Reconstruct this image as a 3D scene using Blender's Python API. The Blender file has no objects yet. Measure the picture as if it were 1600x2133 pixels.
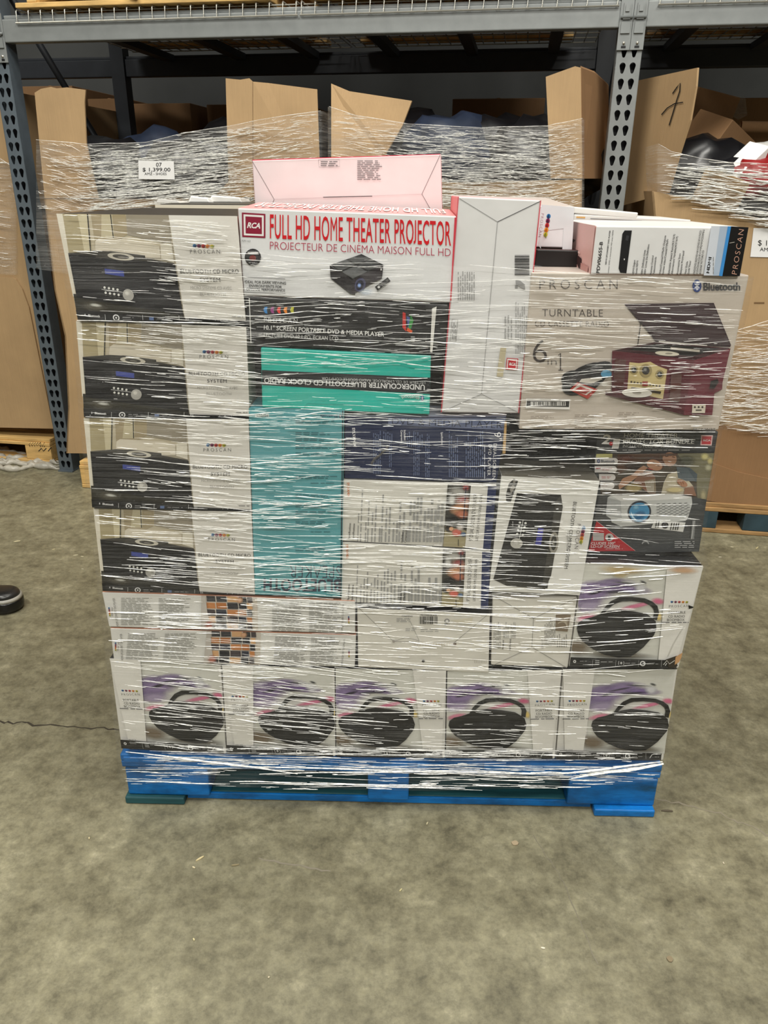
import bpy, bmesh, math, random
from mathutils import Vector, Matrix
random.seed(7)
R = math.radians
S = bpy.context.scene
COL = S.collection

# ------------------------------------------------------------------ camera
W_, H_, F_ = 1600.0, 2133.0, 1602.0
CAM_H, PITCH, ROLL = 1.303, R(22.77), 0.0069
cF = Vector((0, math.cos(PITCH), -math.sin(PITCH)))
cR0 = Vector((1, 0, 0)); cU0 = Vector((0, math.sin(PITCH), math.cos(PITCH)))
cR = cR0*math.cos(ROLL) + cU0*math.sin(ROLL)
cU = cU0*math.cos(ROLL) - cR0*math.sin(ROLL)
CAM = Vector((0, 0, CAM_H))
cd = bpy.data.cameras.new('camera'); cam = bpy.data.objects.new('camera', cd); COL.objects.link(cam)
cd.sensor_fit = 'VERTICAL'; cd.sensor_height = 36.0; cd.lens = 36.0*F_/H_
cd.clip_start = 0.02; cd.clip_end = 60
m = Matrix((cR, cU, -cF)).transposed().to_4x4(); m.translation = CAM
cam.matrix_world = m
S.camera = cam

# ------------------------------------------------------------------ view, world, lights
S.view_settings.view_transform = 'Standard'
S.view_settings.look = 'None'
S.view_settings.gamma = 1.0
S.view_settings.use_curve_mapping = False
S.view_settings.exposure = -0.24
S.cycles.transparent_max_bounces = 24
S.cycles.max_bounces = 6
S.cycles.use_denoising = True
S.cycles.caustics_reflective = False
S.cycles.caustics_refractive = False
wd = bpy.data.worlds.new('warehouse_air'); S.world = wd; wd.use_nodes = True
wd.node_tree.nodes['Background'].inputs[0].default_value = (1.0, 0.95, 0.86, 1)
wd.node_tree.nodes['Background'].inputs[1].default_value = 0.10

def area(name, loc, target, sx, sy, power, col=(1, .972, .895)):
    l = bpy.data.lights.new(name, 'AREA'); l.shape = 'RECTANGLE'; l.size = sx; l.size_y = sy
    l.energy = power; l.color = col
    o = bpy.data.objects.new(name, l); COL.objects.link(o); o.location = loc
    o.rotation_euler = (Vector(target)-Vector(loc)).to_track_quat('-Z', 'Y').to_euler()
    return o
# long fluorescent fittings hanging over the aisle
area('ceiling_lamp', (-2.2, 0.1, 5.2), (-0.6, 1.6, 0.5), 2.4, .35, 175)
area('ceiling_lamp', (1.6, 0.1, 5.2), (0.6, 1.6, 0.5), 2.4, .35, 180)
area('ceiling_lamp', (0.0, 2.3, 5.4), (0.0, 2.3, 0.0), 3.6, .35, 90)
area('ceiling_lamp', (0.0, -4.2, 5.2), (0.0, 1.6, 0.8), 2.4, .35, 260)

# ------------------------------------------------------------------ colours and materials
def lin(c):
    r = []
    for v in c[:3]:
        v = v/255.0
        r.append(v/12.92 if v <= .04045 else ((v+.055)/1.055)**2.4)
    return tuple(r)

def newmat(name):
    m = bpy.data.materials.new(name); m.use_nodes = True
    nt = m.node_tree; nt.nodes.clear()
    out = nt.nodes.new('ShaderNodeOutputMaterial')
    return m, nt, out
def N(nt, t, **kw):
    n = nt.nodes.new(t)
    for k, v in kw.items():
        if k.startswith('i_'):
            n.inputs[k[2:].replace('_', ' ')].default_value = v
        else: setattr(n, k, v)
    return n
def ramp(nt, fac, stops):
    r = nt.nodes.new('ShaderNodeValToRGB'); e = r.color_ramp.elements
    e[0].position, e[0].color = stops[0][0], (*stops[0][1], 1)
    e[1].position, e[1].color = stops[-1][0], (*stops[-1][1], 1)
    for p, c in stops[1:-1]:
        x = e.new(p); x.color = (*c, 1)
    nt.links.new(fac, r.inputs[0]); return r
def coords(nt, scale, kind='Object'):
    tc = nt.nodes.new('ShaderNodeTexCoord'); mp = nt.nodes.new('ShaderNodeMapping')
    mp.inputs['Scale'].default_value = scale
    nt.links.new(tc.outputs[kind], mp.inputs[0]); return mp.outputs[0]
def noise(nt, vec, scale, detail=3, rough=.55):
    n = N(nt, 'ShaderNodeTexNoise'); n.inputs['Scale'].default_value = scale
    n.inputs['Detail'].default_value = detail; n.inputs['Roughness'].default_value = rough
    nt.links.new(vec, n.inputs['Vector']); return n
def bump(nt, h, strength, dist):
    b = N(nt, 'ShaderNodeBump'); b.inputs['Strength'].default_value = strength; b.inputs['Distance'].default_value = dist
    nt.links.new(h, b.inputs['Height']); return b

def mat_print(name, rough, alpha=False):
    m, nt, out = newmat(name)
    p = N(nt, 'ShaderNodeBsdfPrincipled'); p.inputs['Roughness'].default_value = rough
    at = N(nt, 'ShaderNodeVertexColor'); at.layer_name = 'Col'
    v = coords(nt, (1, 1, 1)); n = noise(nt, v, 14, 4)
    r = ramp(nt, n.outputs[0], [(.3, (.93, .93, .93)), (.7, (1, 1, 1))])
    mx = N(nt, 'ShaderNodeMix', data_type='RGBA', blend_type='MULTIPLY'); mx.inputs[0].default_value = 1
    nt.links.new(at.outputs[0], mx.inputs[6]); nt.links.new(r.outputs[0], mx.inputs[7])
    nt.links.new(mx.outputs[2], p.inputs['Base Color'])
    if alpha: nt.links.new(at.outputs[1], p.inputs['Alpha'])
    b = bump(nt, noise(nt, v, 30, 2).outputs[0], .25, .002); nt.links.new(b.outputs[0], p.inputs['Normal'])
    nt.links.new(p.outputs[0], out.inputs[0]); return m
M_PRINT = mat_print('printed_carton', .42)
M_SOFT = mat_print('printed_picture', .42, True)

def mat_kraft(name, c, dark=.8):
    m, nt, out = newmat(name)
    p = N(nt, 'ShaderNodeBsdfPrincipled'); p.inputs['Roughness'].default_value = .8
    v = coords(nt, (1, 1, 1)); n = noise(nt, v, 5, 6)
    l = lin(c)
    r = ramp(nt, n.outputs[0], [(.25, tuple(x*dark for x in l)), (.75, l)])
    n2 = noise(nt, coords(nt, (60, 60, 2)), 4, 2)
    mx = N(nt, 'ShaderNodeMix', data_type='RGBA', blend_type='MULTIPLY'); mx.inputs[0].default_value = .15
    nt.links.new(r.outputs[0], mx.inputs[6]); nt.links.new(n2.outputs[0], mx.inputs[7])
    nt.links.new(mx.outputs[2], p.inputs['Base Color'])
    b = bump(nt, n2.outputs[0], .3, .002); nt.links.new(b.outputs[0], p.inputs['Normal'])
    nt.links.new(p.outputs[0], out.inputs[0]); return m
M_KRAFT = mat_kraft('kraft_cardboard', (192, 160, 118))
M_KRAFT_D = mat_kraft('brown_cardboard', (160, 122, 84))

def mat_simple(name, c, rough=.5, metal=0, nscale=8, amp=.2, b=.15, sc=(1, 1, 1)):
    m, nt, out = newmat(name)
    p = N(nt, 'ShaderNodeBsdfPrincipled'); p.inputs['Roughness'].default_value = rough; p.inputs['Metallic'].default_value = metal
    v = coords(nt, sc); n = noise(nt, v, nscale, 5)
    l = lin(c)
    r = ramp(nt, n.outputs[0], [(.3, tuple(x*(1-amp) for x in l)), (.7, tuple(min(1, x*(1+amp)) for x in l))])
    nt.links.new(r.outputs[0], p.inputs['Base Color'])
    bb = bump(nt, n.outputs[0], b, .004); nt.links.new(bb.outputs[0], p.inputs['Normal'])
    nt.links.new(p.outputs[0], out.inputs[0]); return m
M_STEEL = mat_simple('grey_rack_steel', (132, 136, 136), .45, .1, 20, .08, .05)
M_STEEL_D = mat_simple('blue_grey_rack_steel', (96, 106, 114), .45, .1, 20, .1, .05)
M_REAR_SHADE = mat_simple('shade_toned_rear_steel', (46, 50, 56), .5, 0, 20, .1, .05)  # rack steel with the shade of the unlit rear put into its colour
M_WIRE = mat_simple('galvanised_wire', (190, 188, 178), .35, .6, 30, .1, .05)
M_WOOD = mat_simple('pine_wood', (214, 176, 112), .7, 0, 6, .25, .3, (1, 8, 8))
M_WOOD_D = mat_simple('worn_pallet_wood', (170, 134, 88), .75, 0, 6, .3, .3, (1, 8, 8))
M_BLACK = mat_simple('black_plastic_and_shade', (22, 22, 25), .3, 0, 10, .3, .3)
M_NAVYBAG = mat_simple('navy_cloth', (36, 46, 66), .5, 0, 10, .3, .5)
M_WHITEBAG = mat_simple('white_polybag', (225, 224, 220), .35, 0, 14, .1, .6)
M_RED = mat_simple('red_fabric', (150, 24, 26), .5, 0, 10, .2, .3)
M_WALL = mat_simple('grey_block_wall', (84, 86, 86), .9, 0, 3, .1, .1)
M_INK = mat_simple('marker_ink', (20, 18, 16), .6)
M_PAPER = mat_simple('paper', (238, 238, 236), .6, 0, 20, .02, .1)

# blue painted wood: paint worn through to wood, darker grime
def mat_blue():
    m, nt, out = newmat('blue_painted_wood')
    p = N(nt, 'ShaderNodeBsdfPrincipled'); p.inputs['Roughness'].default_value = .5
    v = coords(nt, (3, 12, 12)); n = noise(nt, v, 3, 6, .65); g = noise(nt, coords(nt, (1, 1, 1)), 9, 5)
    r = ramp(nt, n.outputs[0], [(.28, lin((12, 78, 120))), (.45, lin((4, 104, 178))), (.62, lin((6, 122, 206))), (.8, lin((60, 150, 200)))])
    r2 = ramp(nt, g.outputs[0], [(.36, (.45, .5, .5)), (.5, (1, 1, 1))])
    mx = N(nt, 'ShaderNodeMix', data_type='RGBA', blend_type='MULTIPLY'); mx.inputs[0].default_value = .8
    nt.links.new(r.outputs[0], mx.inputs[6]); nt.links.new(r2.outputs[0], mx.inputs[7])
    nt.links.new(mx.outputs[2], p.inputs['Base Color'])
    b = bump(nt, n.outputs[0], .4, .004); nt.links.new(b.outputs[0], p.inputs['Normal'])
    nt.links.new(p.outputs[0], out.inputs[0]); return m
M_BLUE = mat_blue()
M_TEAL = mat_simple('teal_worn_wood', (30, 78, 84), .6, 0, 7, .35, .3, (1, 8, 8))

# stretch film: a clear sheet, milky where it is creased
def mat_film(name, base, creased, bmp=.5, xs=1.3):
    m, nt, out = newmat(name)
    tr = N(nt, 'ShaderNodeBsdfTransparent')
    gl = N(nt, 'ShaderNodeBsdfAnisotropic' if hasattr(bpy.types, 'ShaderNodeBsdfAnisotropicX') else 'ShaderNodeBsdfGlossy')
    gl.inputs['Roughness'].default_value = .22
    df = N(nt, 'ShaderNodeBsdfDiffuse'); df.inputs[0].default_value = (.85, .85, .82, 1)
    n = noise(nt, coords(nt, (xs, xs, 90)), 3.2, 5, .7)
    n3 = noise(nt, coords(nt, (2.2, 2.2, 7)), 1.6, 3, .6)
    b = bump(nt, n.outputs[0], bmp, .012)
    nt.links.new(b.outputs[0], gl.inputs['Normal']); nt.links.new(b.outputs[0], df.inputs['Normal'])
    r = ramp(nt, n.outputs[0], [(.42, (base,)*3), (.58, ((base+creased)*.4,)*3), (.74, (creased,)*3)])
    r3 = ramp(nt, n3.outputs[0], [(.35, (.35,)*3), (.65, (1.25,)*3)])
    mul = N(nt, 'ShaderNodeMath', operation='MULTIPLY')
    nt.links.new(r.outputs[0], mul.inputs[0]); nt.links.new(r3.outputs[0], mul.inputs[1])
    ms = N(nt, 'ShaderNodeMixShader'); nt.links.new(mul.outputs[0], ms.inputs[0])
    nt.links.new(tr.outputs[0], ms.inputs[1]); nt.links.new(df.outputs[0], ms.inputs[2])
    ms2 = N(nt, 'ShaderNodeMixShader'); ms2.inputs[0].default_value = .035
    nt.links.new(ms.outputs[0], ms2.inputs[1]); nt.links.new(gl.outputs[0], ms2.inputs[2])
    nt.links.new(ms2.outputs[0], out.inputs[0]); return m
M_FILM = mat_film('stretch_film', .0, .13)
M_FILM_T = mat_film('thick_stretch_film', .04, .40)
def mat_ridge():
    m, nt, out = newmat('film_crease')
    p = N(nt, 'ShaderNodeBsdfPrincipled'); p.inputs['Roughness'].default_value = .25
    p.inputs['Base Color'].default_value = (.93, .93, .9, 1); p.inputs['Specular IOR Level'].default_value = .8
    tr = N(nt, 'ShaderNodeBsdfTransparent'); ms = N(nt, 'ShaderNodeMixShader')
    n = noise(nt, coords(nt, (20, 20, 60)), 4, 2)
    r = ramp(nt, n.outputs[0], [(.36, (.5,)*3), (.55, (1.0,)*3)])
    nt.links.new(r.outputs[0], ms.inputs[0]); nt.links.new(tr.outputs[0], ms.inputs[1]); nt.links.new(p.outputs[0], ms.inputs[2])
    nt.links.new(ms.outputs[0], out.inputs[0]); return m
M_RIDGE = mat_ridge()

def mat_floor():
    m, nt, out = newmat('worn_concrete')
    p = N(nt, 'ShaderNodeBsdfPrincipled')
    v = coords(nt, (1, 1, 1))
    a = noise(nt, v, 1.3, 8, .6); b = noise(nt, v, 11, 10, .75); c = noise(nt, v, 38, 9, .8)
    r = ramp(nt, b.outputs[0], [(.3, lin((94, 90, 73))), (.45, lin((126, 121, 98))), (.58, lin((145, 140, 115))), (.75, lin((180, 173, 146)))])
    r2 = ramp(nt, a.outputs[0], [(.35, (.72, .72, .72)), (.6, (1, 1, 1))])
    mx = N(nt, 'ShaderNodeMix', data_type='RGBA', blend_type='MULTIPLY'); mx.inputs[0].default_value = .8
    nt.links.new(r.outputs[0], mx.inputs[6]); nt.links.new(r2.outputs[0], mx.inputs[7])
    r3 = ramp(nt, c.outputs[0], [(.38, (.55, .55, .54)), (.5, (.98, .98, .98)), (.62, (1.3, 1.3, 1.27))])
    mx2 = N(nt, 'ShaderNodeMix', data_type='RGBA', blend_type='MULTIPLY'); mx2.inputs[0].default_value = .6
    nt.links.new(mx.outputs[2], mx2.inputs[6]); nt.links.new(r3.outputs[0], mx2.inputs[7])
    vo = N(nt, 'ShaderNodeTexVoronoi', feature='DISTANCE_TO_EDGE'); vo.inputs['Scale'].default_value = 1.1
    wv = N(nt, 'ShaderNodeMix', data_type='RGBA'); wv.inputs[0].default_value = .25
    nt.links.new(v, wv.inputs[6]); nt.links.new(b.outputs[1], wv.inputs[7]); nt.links.new(wv.outputs[2], vo.inputs['Vector'])
    nt.links.new(mx2.outputs[2], p.inputs['Base Color'])
    rr = ramp(nt, b.outputs[0], [(.3, (.38,)*3), (.7, (.6,)*3)]); nt.links.new(rr.outputs[0], p.inputs['Roughness'])
    bb = bump(nt, b.outputs[0], .25, .004); nt.links.new(bb.outputs[0], p.inputs['Normal'])
    nt.links.new(p.outputs[0], out.inputs[0]); return m
M_FLOOR = mat_floor()

# ------------------------------------------------------------------ tools
def tag(o, label=None, cat=None, group=None, kind=None):
    if label: o['label'] = label
    if cat: o['category'] = cat
    if group: o['group'] = group
    if kind: o['kind'] = kind
    return o

def ray(px, py):
    return (cF*F_ + cR*(px-W_/2) + cU*(H_/2-py)).normalized()
def ground(px, py, z=0.0):
    d = ray(px, py); t = (z-CAM_H)/d.z
    return CAM + d*t

class Frame:
    """a vertical reference plane standing on the floor: u along it, w behind it, v up"""
    def __init__(s, a, b):
        s.o = Vector((a.x, a.y, 0)); s.u = Vector((b.x-a.x, b.y-a.y, 0)).normalized()
        s.w = Vector((-s.u.y, s.u.x, 0))
    def hit(s, px, py, d=0.0):
        r = ray(px, py); t = ((s.o + s.w*d)-CAM).dot(s.w)/r.dot(s.w)
        return CAM + r*t
    def uv(s, px, py, d=0.0):
        p = s.hit(px, py, d); return ((p-s.o).dot(s.u), p.z)
    def P(s, u, w, v): return s.o + s.u*u + s.w*w + Vector((0, 0, v))

class MB:
    def __init__(s): s.v = []; s.f = []; s.c = []; s.m = []; s.sm = []
    def add(s, vs, fs, col=(200, 200, 200), mat=0, smooth=False):
        o = len(s.v); s.v += [Vector(x) for x in vs]
        for i, f in enumerate(fs):
            s.f.append([o+k for k in f])
            s.c.append(col); s.m.append(mat); s.sm.append(smooth)
    def box(s, c, ax, sz, col=(200, 200, 200), mat=0):
        a, b, d = [Vector(x)*h/2 for x, h in zip(ax, sz)]; c = Vector(c)
        vs = [c+a*i+b*j+d*k for i in (-1, 1) for j in (-1, 1) for k in (-1, 1)]
        s.add(vs, [(0, 1, 3, 2), (4, 6, 7, 5), (0, 4, 5, 1), (2, 3, 7, 6), (0, 2, 6, 4), (1, 5, 7, 3)], col, mat)
    def tube(s, pts, r, seg=6, mat=0, col=(200, 200, 200), cap=True):
        pts = [Vector(p) for p in pts]; rings = []
        for i, p in enumerate(pts):
            t = (pts[min(i+1, len(pts)-1)]-pts[max(i-1, 0)]).normalized()
            a = t.cross(Vector((0, 0, 1)));
            if a.length < .05: a = t.cross(Vector((0, 1, 0)))
            a.normalize(); b = t.cross(a)
            rr = r[i] if isinstance(r, (list, tuple)) else r
            rings.append([p+a*math.cos(2*math.pi*k/seg)*rr+b*math.sin(2*math.pi*k/seg)*rr for k in range(seg)])
        vs = [q for g in rings for q in g]; fs = []
        for i in range(len(pts)-1):
            for k in range(seg):
                fs.append((i*seg+k, i*seg+(k+1) % seg, (i+1)*seg+(k+1) % seg, (i+1)*seg+k))
        if cap: fs.append(tuple(range(seg))); fs.append(tuple((len(pts)-1)*seg+k for k in range(seg)))
        s.add(vs, fs, col, mat, True)
    def build(s, name, mats, parent=None, bevel=0, origin=None):
        me = bpy.data.meshes.new(name)
        if not s.v: s.add([(0, 0, 0), (0, .001, 0), (.001, 0, 0)], [(0, 1, 2)])
        if origin is None:
            xs = [v.x for v in s.v]; ys = [v.y for v in s.v]; zs = [v.z for v in s.v]
            origin = Vector(((min(xs)+max(xs))/2, (min(ys)+max(ys))/2, min(zs)))
        if parent is not None:
            origin = Vector(parent.location); q = parent.parent
            while q is not None: origin += q.location; q = q.parent
        me.from_pydata([v-origin for v in s.v], [], s.f)
        ca = me.color_attributes.new('Col', 'FLOAT_COLOR', 'CORNER')
        data = []
        for p in me.polygons:
            c = s.c[p.index]
            if isinstance(c, list):
                for k in range(p.loop_total):
                    q = c[k]; data += [*lin(q), q[3] if len(q) > 3 else 1.0]
            else:
                data += [*lin(c), c[3] if len(c) > 3 else 1.0]*p.loop_total
        ca.data.foreach_set('color', data)
        me.polygons.foreach_set('material_index', s.m)
        me.polygons.foreach_set('use_smooth', s.sm)
        for x in (mats if isinstance(mats, (list, tuple)) else [mats]): me.materials.append(x)
        o = bpy.data.objects.new(name, me); COL.objects.link(o)
        if parent is not None: o.parent = parent
        else: o.location = origin
        if bevel:
            md = o.modifiers.new('bevel', 'BEVEL'); md.width = bevel; md.segments = 2; md.limit_method = 'ANGLE'
        return o

def empty(name, loc, label=None, cat=None, group=None, kind=None):
    o = bpy.data.objects.new(name, None); COL.objects.link(o); o.location = loc; o.empty_display_size = .05
    return tag(o, label, cat, group, kind)

# glyphs of the built-in font, one cached mesh per character and weight
_gl = {}
def _mesh_of(body, off):
    c = bpy.data.curves.new('t', 'FONT'); c.body = body; c.size = 1; c.offset = off; c.resolution_u = 3
    o = bpy.data.objects.new('t', c); COL.objects.link(o)
    dg = bpy.context.evaluated_depsgraph_get(); dg.update()
    me = o.evaluated_get(dg).to_mesh()
    vs = [tuple(v.co[:2]) for v in me.vertices]; fs = [tuple(p.vertices) for p in me.polygons]
    o.evaluated_get(dg).to_mesh_clear()
    bpy.data.objects.remove(o); bpy.data.curves.remove(c)
    return vs, fs
def glyph(ch, off):
    k = (ch, off)
    if k not in _gl:
        if ('|', off) not in _gl and ch != '|': glyph('|', off)
        vs, fs = _mesh_of(ch, min(off, 0) if ch in 'MW' else off) if ch != ' ' else ([], [])
        if ch in 'JQ':
            lo = min(v[1] for v in vs); hi = max(v[1] for v in vs); vs = [(a, (b-lo)/(hi-lo)*hi) for a, b in vs]
        if ch == '|':
            _gl[k] = (vs, fs, .3, max(v[0] for v in vs))
        else:
            v2, _ = _mesh_of(ch+'|', off)
            _gl[k] = (vs, fs, max(v[0] for v in v2)-_gl[('|', off)][3])
    return _gl[k]
WEIGHT = {'thin': -.012, 'reg': 0.0, 'semi': .008, 'bold': .018, 'black': .032}
CHARS = "ABCDEFGHIJKLMNOPQRSTUVWXYZabcdefghijklmnopqrstuvwxyz0123456789-.,:/&\"'$ "
def layout(s, weight='reg', track=0.0):
    off = WEIGHT[weight]; x = 0; vs = []; fs = []
    for ch in s:
        g = glyph(ch, off); o = len(vs)
        vs += [(a+x, b) for a, b in g[0]]; fs += [tuple(o+i for i in f) for f in g[1]]
        x += g[2]+track
    x0 = min(v[0] for v in vs); x1 = max(v[0] for v in vs)
    capm = [v[1] for v in glyph('H', off)[0]]; ch_ = max(capm)
    return [((a-x0)/(x1-x0), b/ch_) for a, b in vs], fs

def inv_bilinear(q, x, y):
    s = t = .5
    for _ in range(12):
        a, b, c, d = q
        fx = a[0]*(1-s)*(1-t)+b[0]*s*(1-t)+c[0]*s*t+d[0]*(1-s)*t-x
        fy = a[1]*(1-s)*(1-t)+b[1]*s*(1-t)+c[1]*s*t+d[1]*(1-s)*t-y
        xs = (b[0]-a[0])*(1-t)+(c[0]-d[0])*t; xt = (d[0]-a[0])*(1-s)+(c[0]-b[0])*s
        ys = (b[1]-a[1])*(1-t)+(c[1]-d[1])*t; yt = (d[1]-a[1])*(1-s)+(c[1]-b[1])*s
        D = xs*yt-xt*ys
        s -= (fx*yt-fy*xt)/D; t -= (fy*xs-fx*ys)/D
    return s, t
def bil(q, s, t):
    a, b, c, d = q
    return tuple(a[i]*(1-s)*(1-t)+b[i]*s*(1-t)+c[i]*s*t+d[i]*(1-s)*t for i in (0, 1))

class Art:
    """flat printed shapes on the front panel of a carton. org, sc: the reading frame the
    measurements were taken in; ref: the panel they were taken on; tgt: the panel printed."""
    def __init__(s, mb, frame, d, org, sc, ref=None, tgt=None):
        s.mb, s.fr, s.d, s.org, s.sc, s.ref, s.tgt = mb, frame, d, org, sc, ref, tgt
        s.layer = 1; s.ds = 0.0
    def at(s, x, y):
        px, py = s.org[0]+x/s.sc, s.org[1]+y/s.sc
        if s.ref:
            a, b = inv_bilinear(s.ref, px, py)
            a = min(1, max(0, a+s.ds)); b = min(1, max(0, b))
            px, py = bil(s.tgt, a, b)
        return s.fr.hit(px, py, s.d-.00025-.00012*s.layer)
    def poly(s, pts, col, up=True):
        if up: s.layer += 1
        soft = 1 if (isinstance(col, list) and any(len(c) > 3 for c in col)) or (not isinstance(col, list) and len(col) > 3) else 0
        s.mb.add([s.at(*p) for p in pts], [tuple(range(len(pts)))[::-1]] if not isinstance(col, list) else [tuple(range(len(pts)))], col, soft)
    def rect(s, x0, y0, x1, y1, col): s.poly([(x0, y0), (x1, y0), (x1, y1), (x0, y1)], col)
    def ell(s, cx, cy, rx, ry, col, rot=0, n=20, a0=0, a1=360):
        ca, sa = math.cos(R(rot)), math.sin(R(rot)); pts = []
        m_ = n if a1-a0 >= 360 else n+1
        for i in range(m_):
            a = R(a0+(a1-a0)*i/n); x, y = rx*math.cos(a), ry*math.sin(a)
            pts.append((cx+x*ca-y*sa, cy+x*sa+y*ca))
        s.poly(pts, col)
    def blob(s, cx, cy, rx, ry, col, rot=0, a=.9, n=16, core=.35):
        s.layer += 1; ca, sa = math.cos(R(rot)), math.sin(R(rot))
        def P(r, i):
            t = 2*math.pi*i/n; x, y = rx*r*math.cos(t), ry*r*math.sin(t)
            return s.at(cx+x*ca-y*sa, cy+x*sa+y*ca)
        c1 = (*col[:3], a); c0 = (*col[:3], 0.0)
        s.mb.add([P(core, i) for i in range(n)], [tuple(range(n))], c1, 1)
        vs = [P(core, i) for i in range(n)]+[P(1, i) for i in range(n)]
        s.mb.add(vs, [], c1, 1)
        o = len(s.mb.v)-2*n
        for i in range(n):
            j = (i+1) % n
            s.mb.f.append([o+i, o+j, o+n+j, o+n+i]); s.mb.c.append([c1, c1, c0, c0]); s.mb.m.append(1); s.mb.sm.append(False)
    def stroke(s, pts, w, col, up=True):
        if up: s.layer += 1
        L = []; Rr = []
        for i, p in enumerate(pts):
            a = pts[max(i-1, 0)]; b = pts[min(i+1, len(pts)-1)]
            dx, dy = b[0]-a[0], b[1]-a[1]; l = math.hypot(dx, dy) or 1
            ww = w[i] if isinstance(w, (list, tuple)) else w
            L.append((p[0]-dy/l*ww/2, p[1]+dx/l*ww/2)); Rr.append((p[0]+dy/l*ww/2, p[1]-dx/l*ww/2))
        vs = [s.at(*p) for p in L]+[s.at(*p) for p in Rr]; n = len(pts)
        s.mb.add(vs, [(i, i+1, n+i+1, n+i) for i in range(n-1)], col, 1 if len(col) > 3 else 0)
    def text(s, body, p0, p1, cap, col, weight='reg', track=0.0, shear=0.0, slant=None, up=True):
        if up: s.layer += 1
        vs, fs = layout(body, weight, track)
        dx, dy = p1[0]-p0[0], p1[1]-p0[1]; l = math.hypot(dx, dy)
        ux, uy = (dy/l*cap, -dx/l*cap)
        if slant: ux, uy = slant
        out = [s.at(p0[0]+dx*(a+shear*b*cap/l)+ux*b, p0[1]+dy*(a+shear*b*cap/l)+uy*b) for a, b in vs]
        s.mb.add(out, fs, col, 0)
    def fine(s, x0, y0, x1, y1, n, col=(120, 120, 120), vertical=False, fill=.8, th=.42, skew=0.0, ragged=.35):
        """rows (or columns) of print too small to read"""
        s.layer += 1
        for i in range(n):
            if vertical:
                c = x0+(x1-x0)*(i+.5)/n; w = (x1-x0)/n*th
                a = y1; end = y0+(y1-y0)*random.uniform(0, ragged)
                while a > end:
                    l = min(random.uniform(3, 9)*w*1.2, a-end)
                    k0 = c+skew*(a-y0); k1 = c+skew*(a-l-y0)
                    s.mb.add([s.at(k0-w/2, a), s.at(k0+w/2, a), s.at(k1+w/2, a-l), s.at(k1-w/2, a-l)], [(0, 1, 2, 3)], col, 0)
                    a -= l/fill
            else:
                c = y0+(y1-y0)*(i+.5)/n; w = (y1-y0)/n*th
                a = x0; end = x1-(x1-x0)*random.uniform(0, ragged)
                while a < end:
                    l = min(random.uniform(3, 9)*w*1.2, end-a)
                    k0 = c+skew*(a-x0); k1 = c+skew*(a+l-x0)
                    s.mb.add([s.at(a, k0-w/2), s.at(a+l, k1-w/2), s.at(a+l, k1+w/2), s.at(a, k0+w/2)], [(0, 1, 2, 3)], col, 0)
                    a += l/fill
    def barcode(s, x0, y0, x1, y1, vertical=False, col=(25, 25, 25)):
        s.layer += 1; rnd = random.Random(3); a = x0 if not vertical else y0; e = x1 if not vertical else y1
        span = e-a
        while a < e:
            w = span*rnd.choice((.012, .02, .032))
            if vertical: s.mb.add([s.at(x0, a), s.at(x1, a), s.at(x1, a+w), s.at(x0, a+w)], [(0, 1, 2, 3)], col, 0)
            else: s.mb.add([s.at(a, y0), s.at(a+w, y0), s.at(a+w, y1), s.at(a, y1)], [(0, 1, 2, 3)], col, 0)
            a += w+span*rnd.choice((.012, .02, .03))
    def drops(s, x0, y0, x1, y1, size):
        """row of five coloured crescents"""
        cs = [(40, 120, 180), (130, 40, 90), (196, 44, 48), (226, 140, 40), (200, 180, 50)]
        dk = [(20, 50, 90), (70, 20, 50), (120, 20, 30), (170, 90, 20), (120, 130, 40)]
        dx, dy = x1-x0, y1-y0; l = math.hypot(dx, dy); ang = math.degrees(math.atan2(dy, dx))
        for i in range(5):
            cx, cy = x0+dx*(i+.5)/5, y0+dy*(i+.5)/5
            s.ell(cx, cy, size*.5, size*.42, cs[i], ang, 10)
            ux, uy = dx/l*size, dy/l*size; vx, vy = dy/l*size, -dx/l*size
            s.poly([(cx-ux*.45, cy-uy*.45), (cx+ux*.1+vx*.2, cy+uy*.1+vy*.2), (cx+ux*.7+vx*.25, cy+uy*.7+vy*.25), (cx+ux*.25-vx*.35, cy+uy*.25-vy*.35)], dk[i])
    def bt(s, cx, cy, r, col=(30, 60, 130), fg=(235, 235, 240)):
        s.ell(cx, cy, r*.72, r, col)
        w = r*.16
        s.stroke([(cx-r*.35, cy-r*.35), (cx+r*.35, cy+r*.32), (cx, cy+r*.7), (cx, cy-r*.7), (cx+r*.35, cy-r*.32), (cx-r*.35, cy+r*.35)], w, fg)

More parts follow.
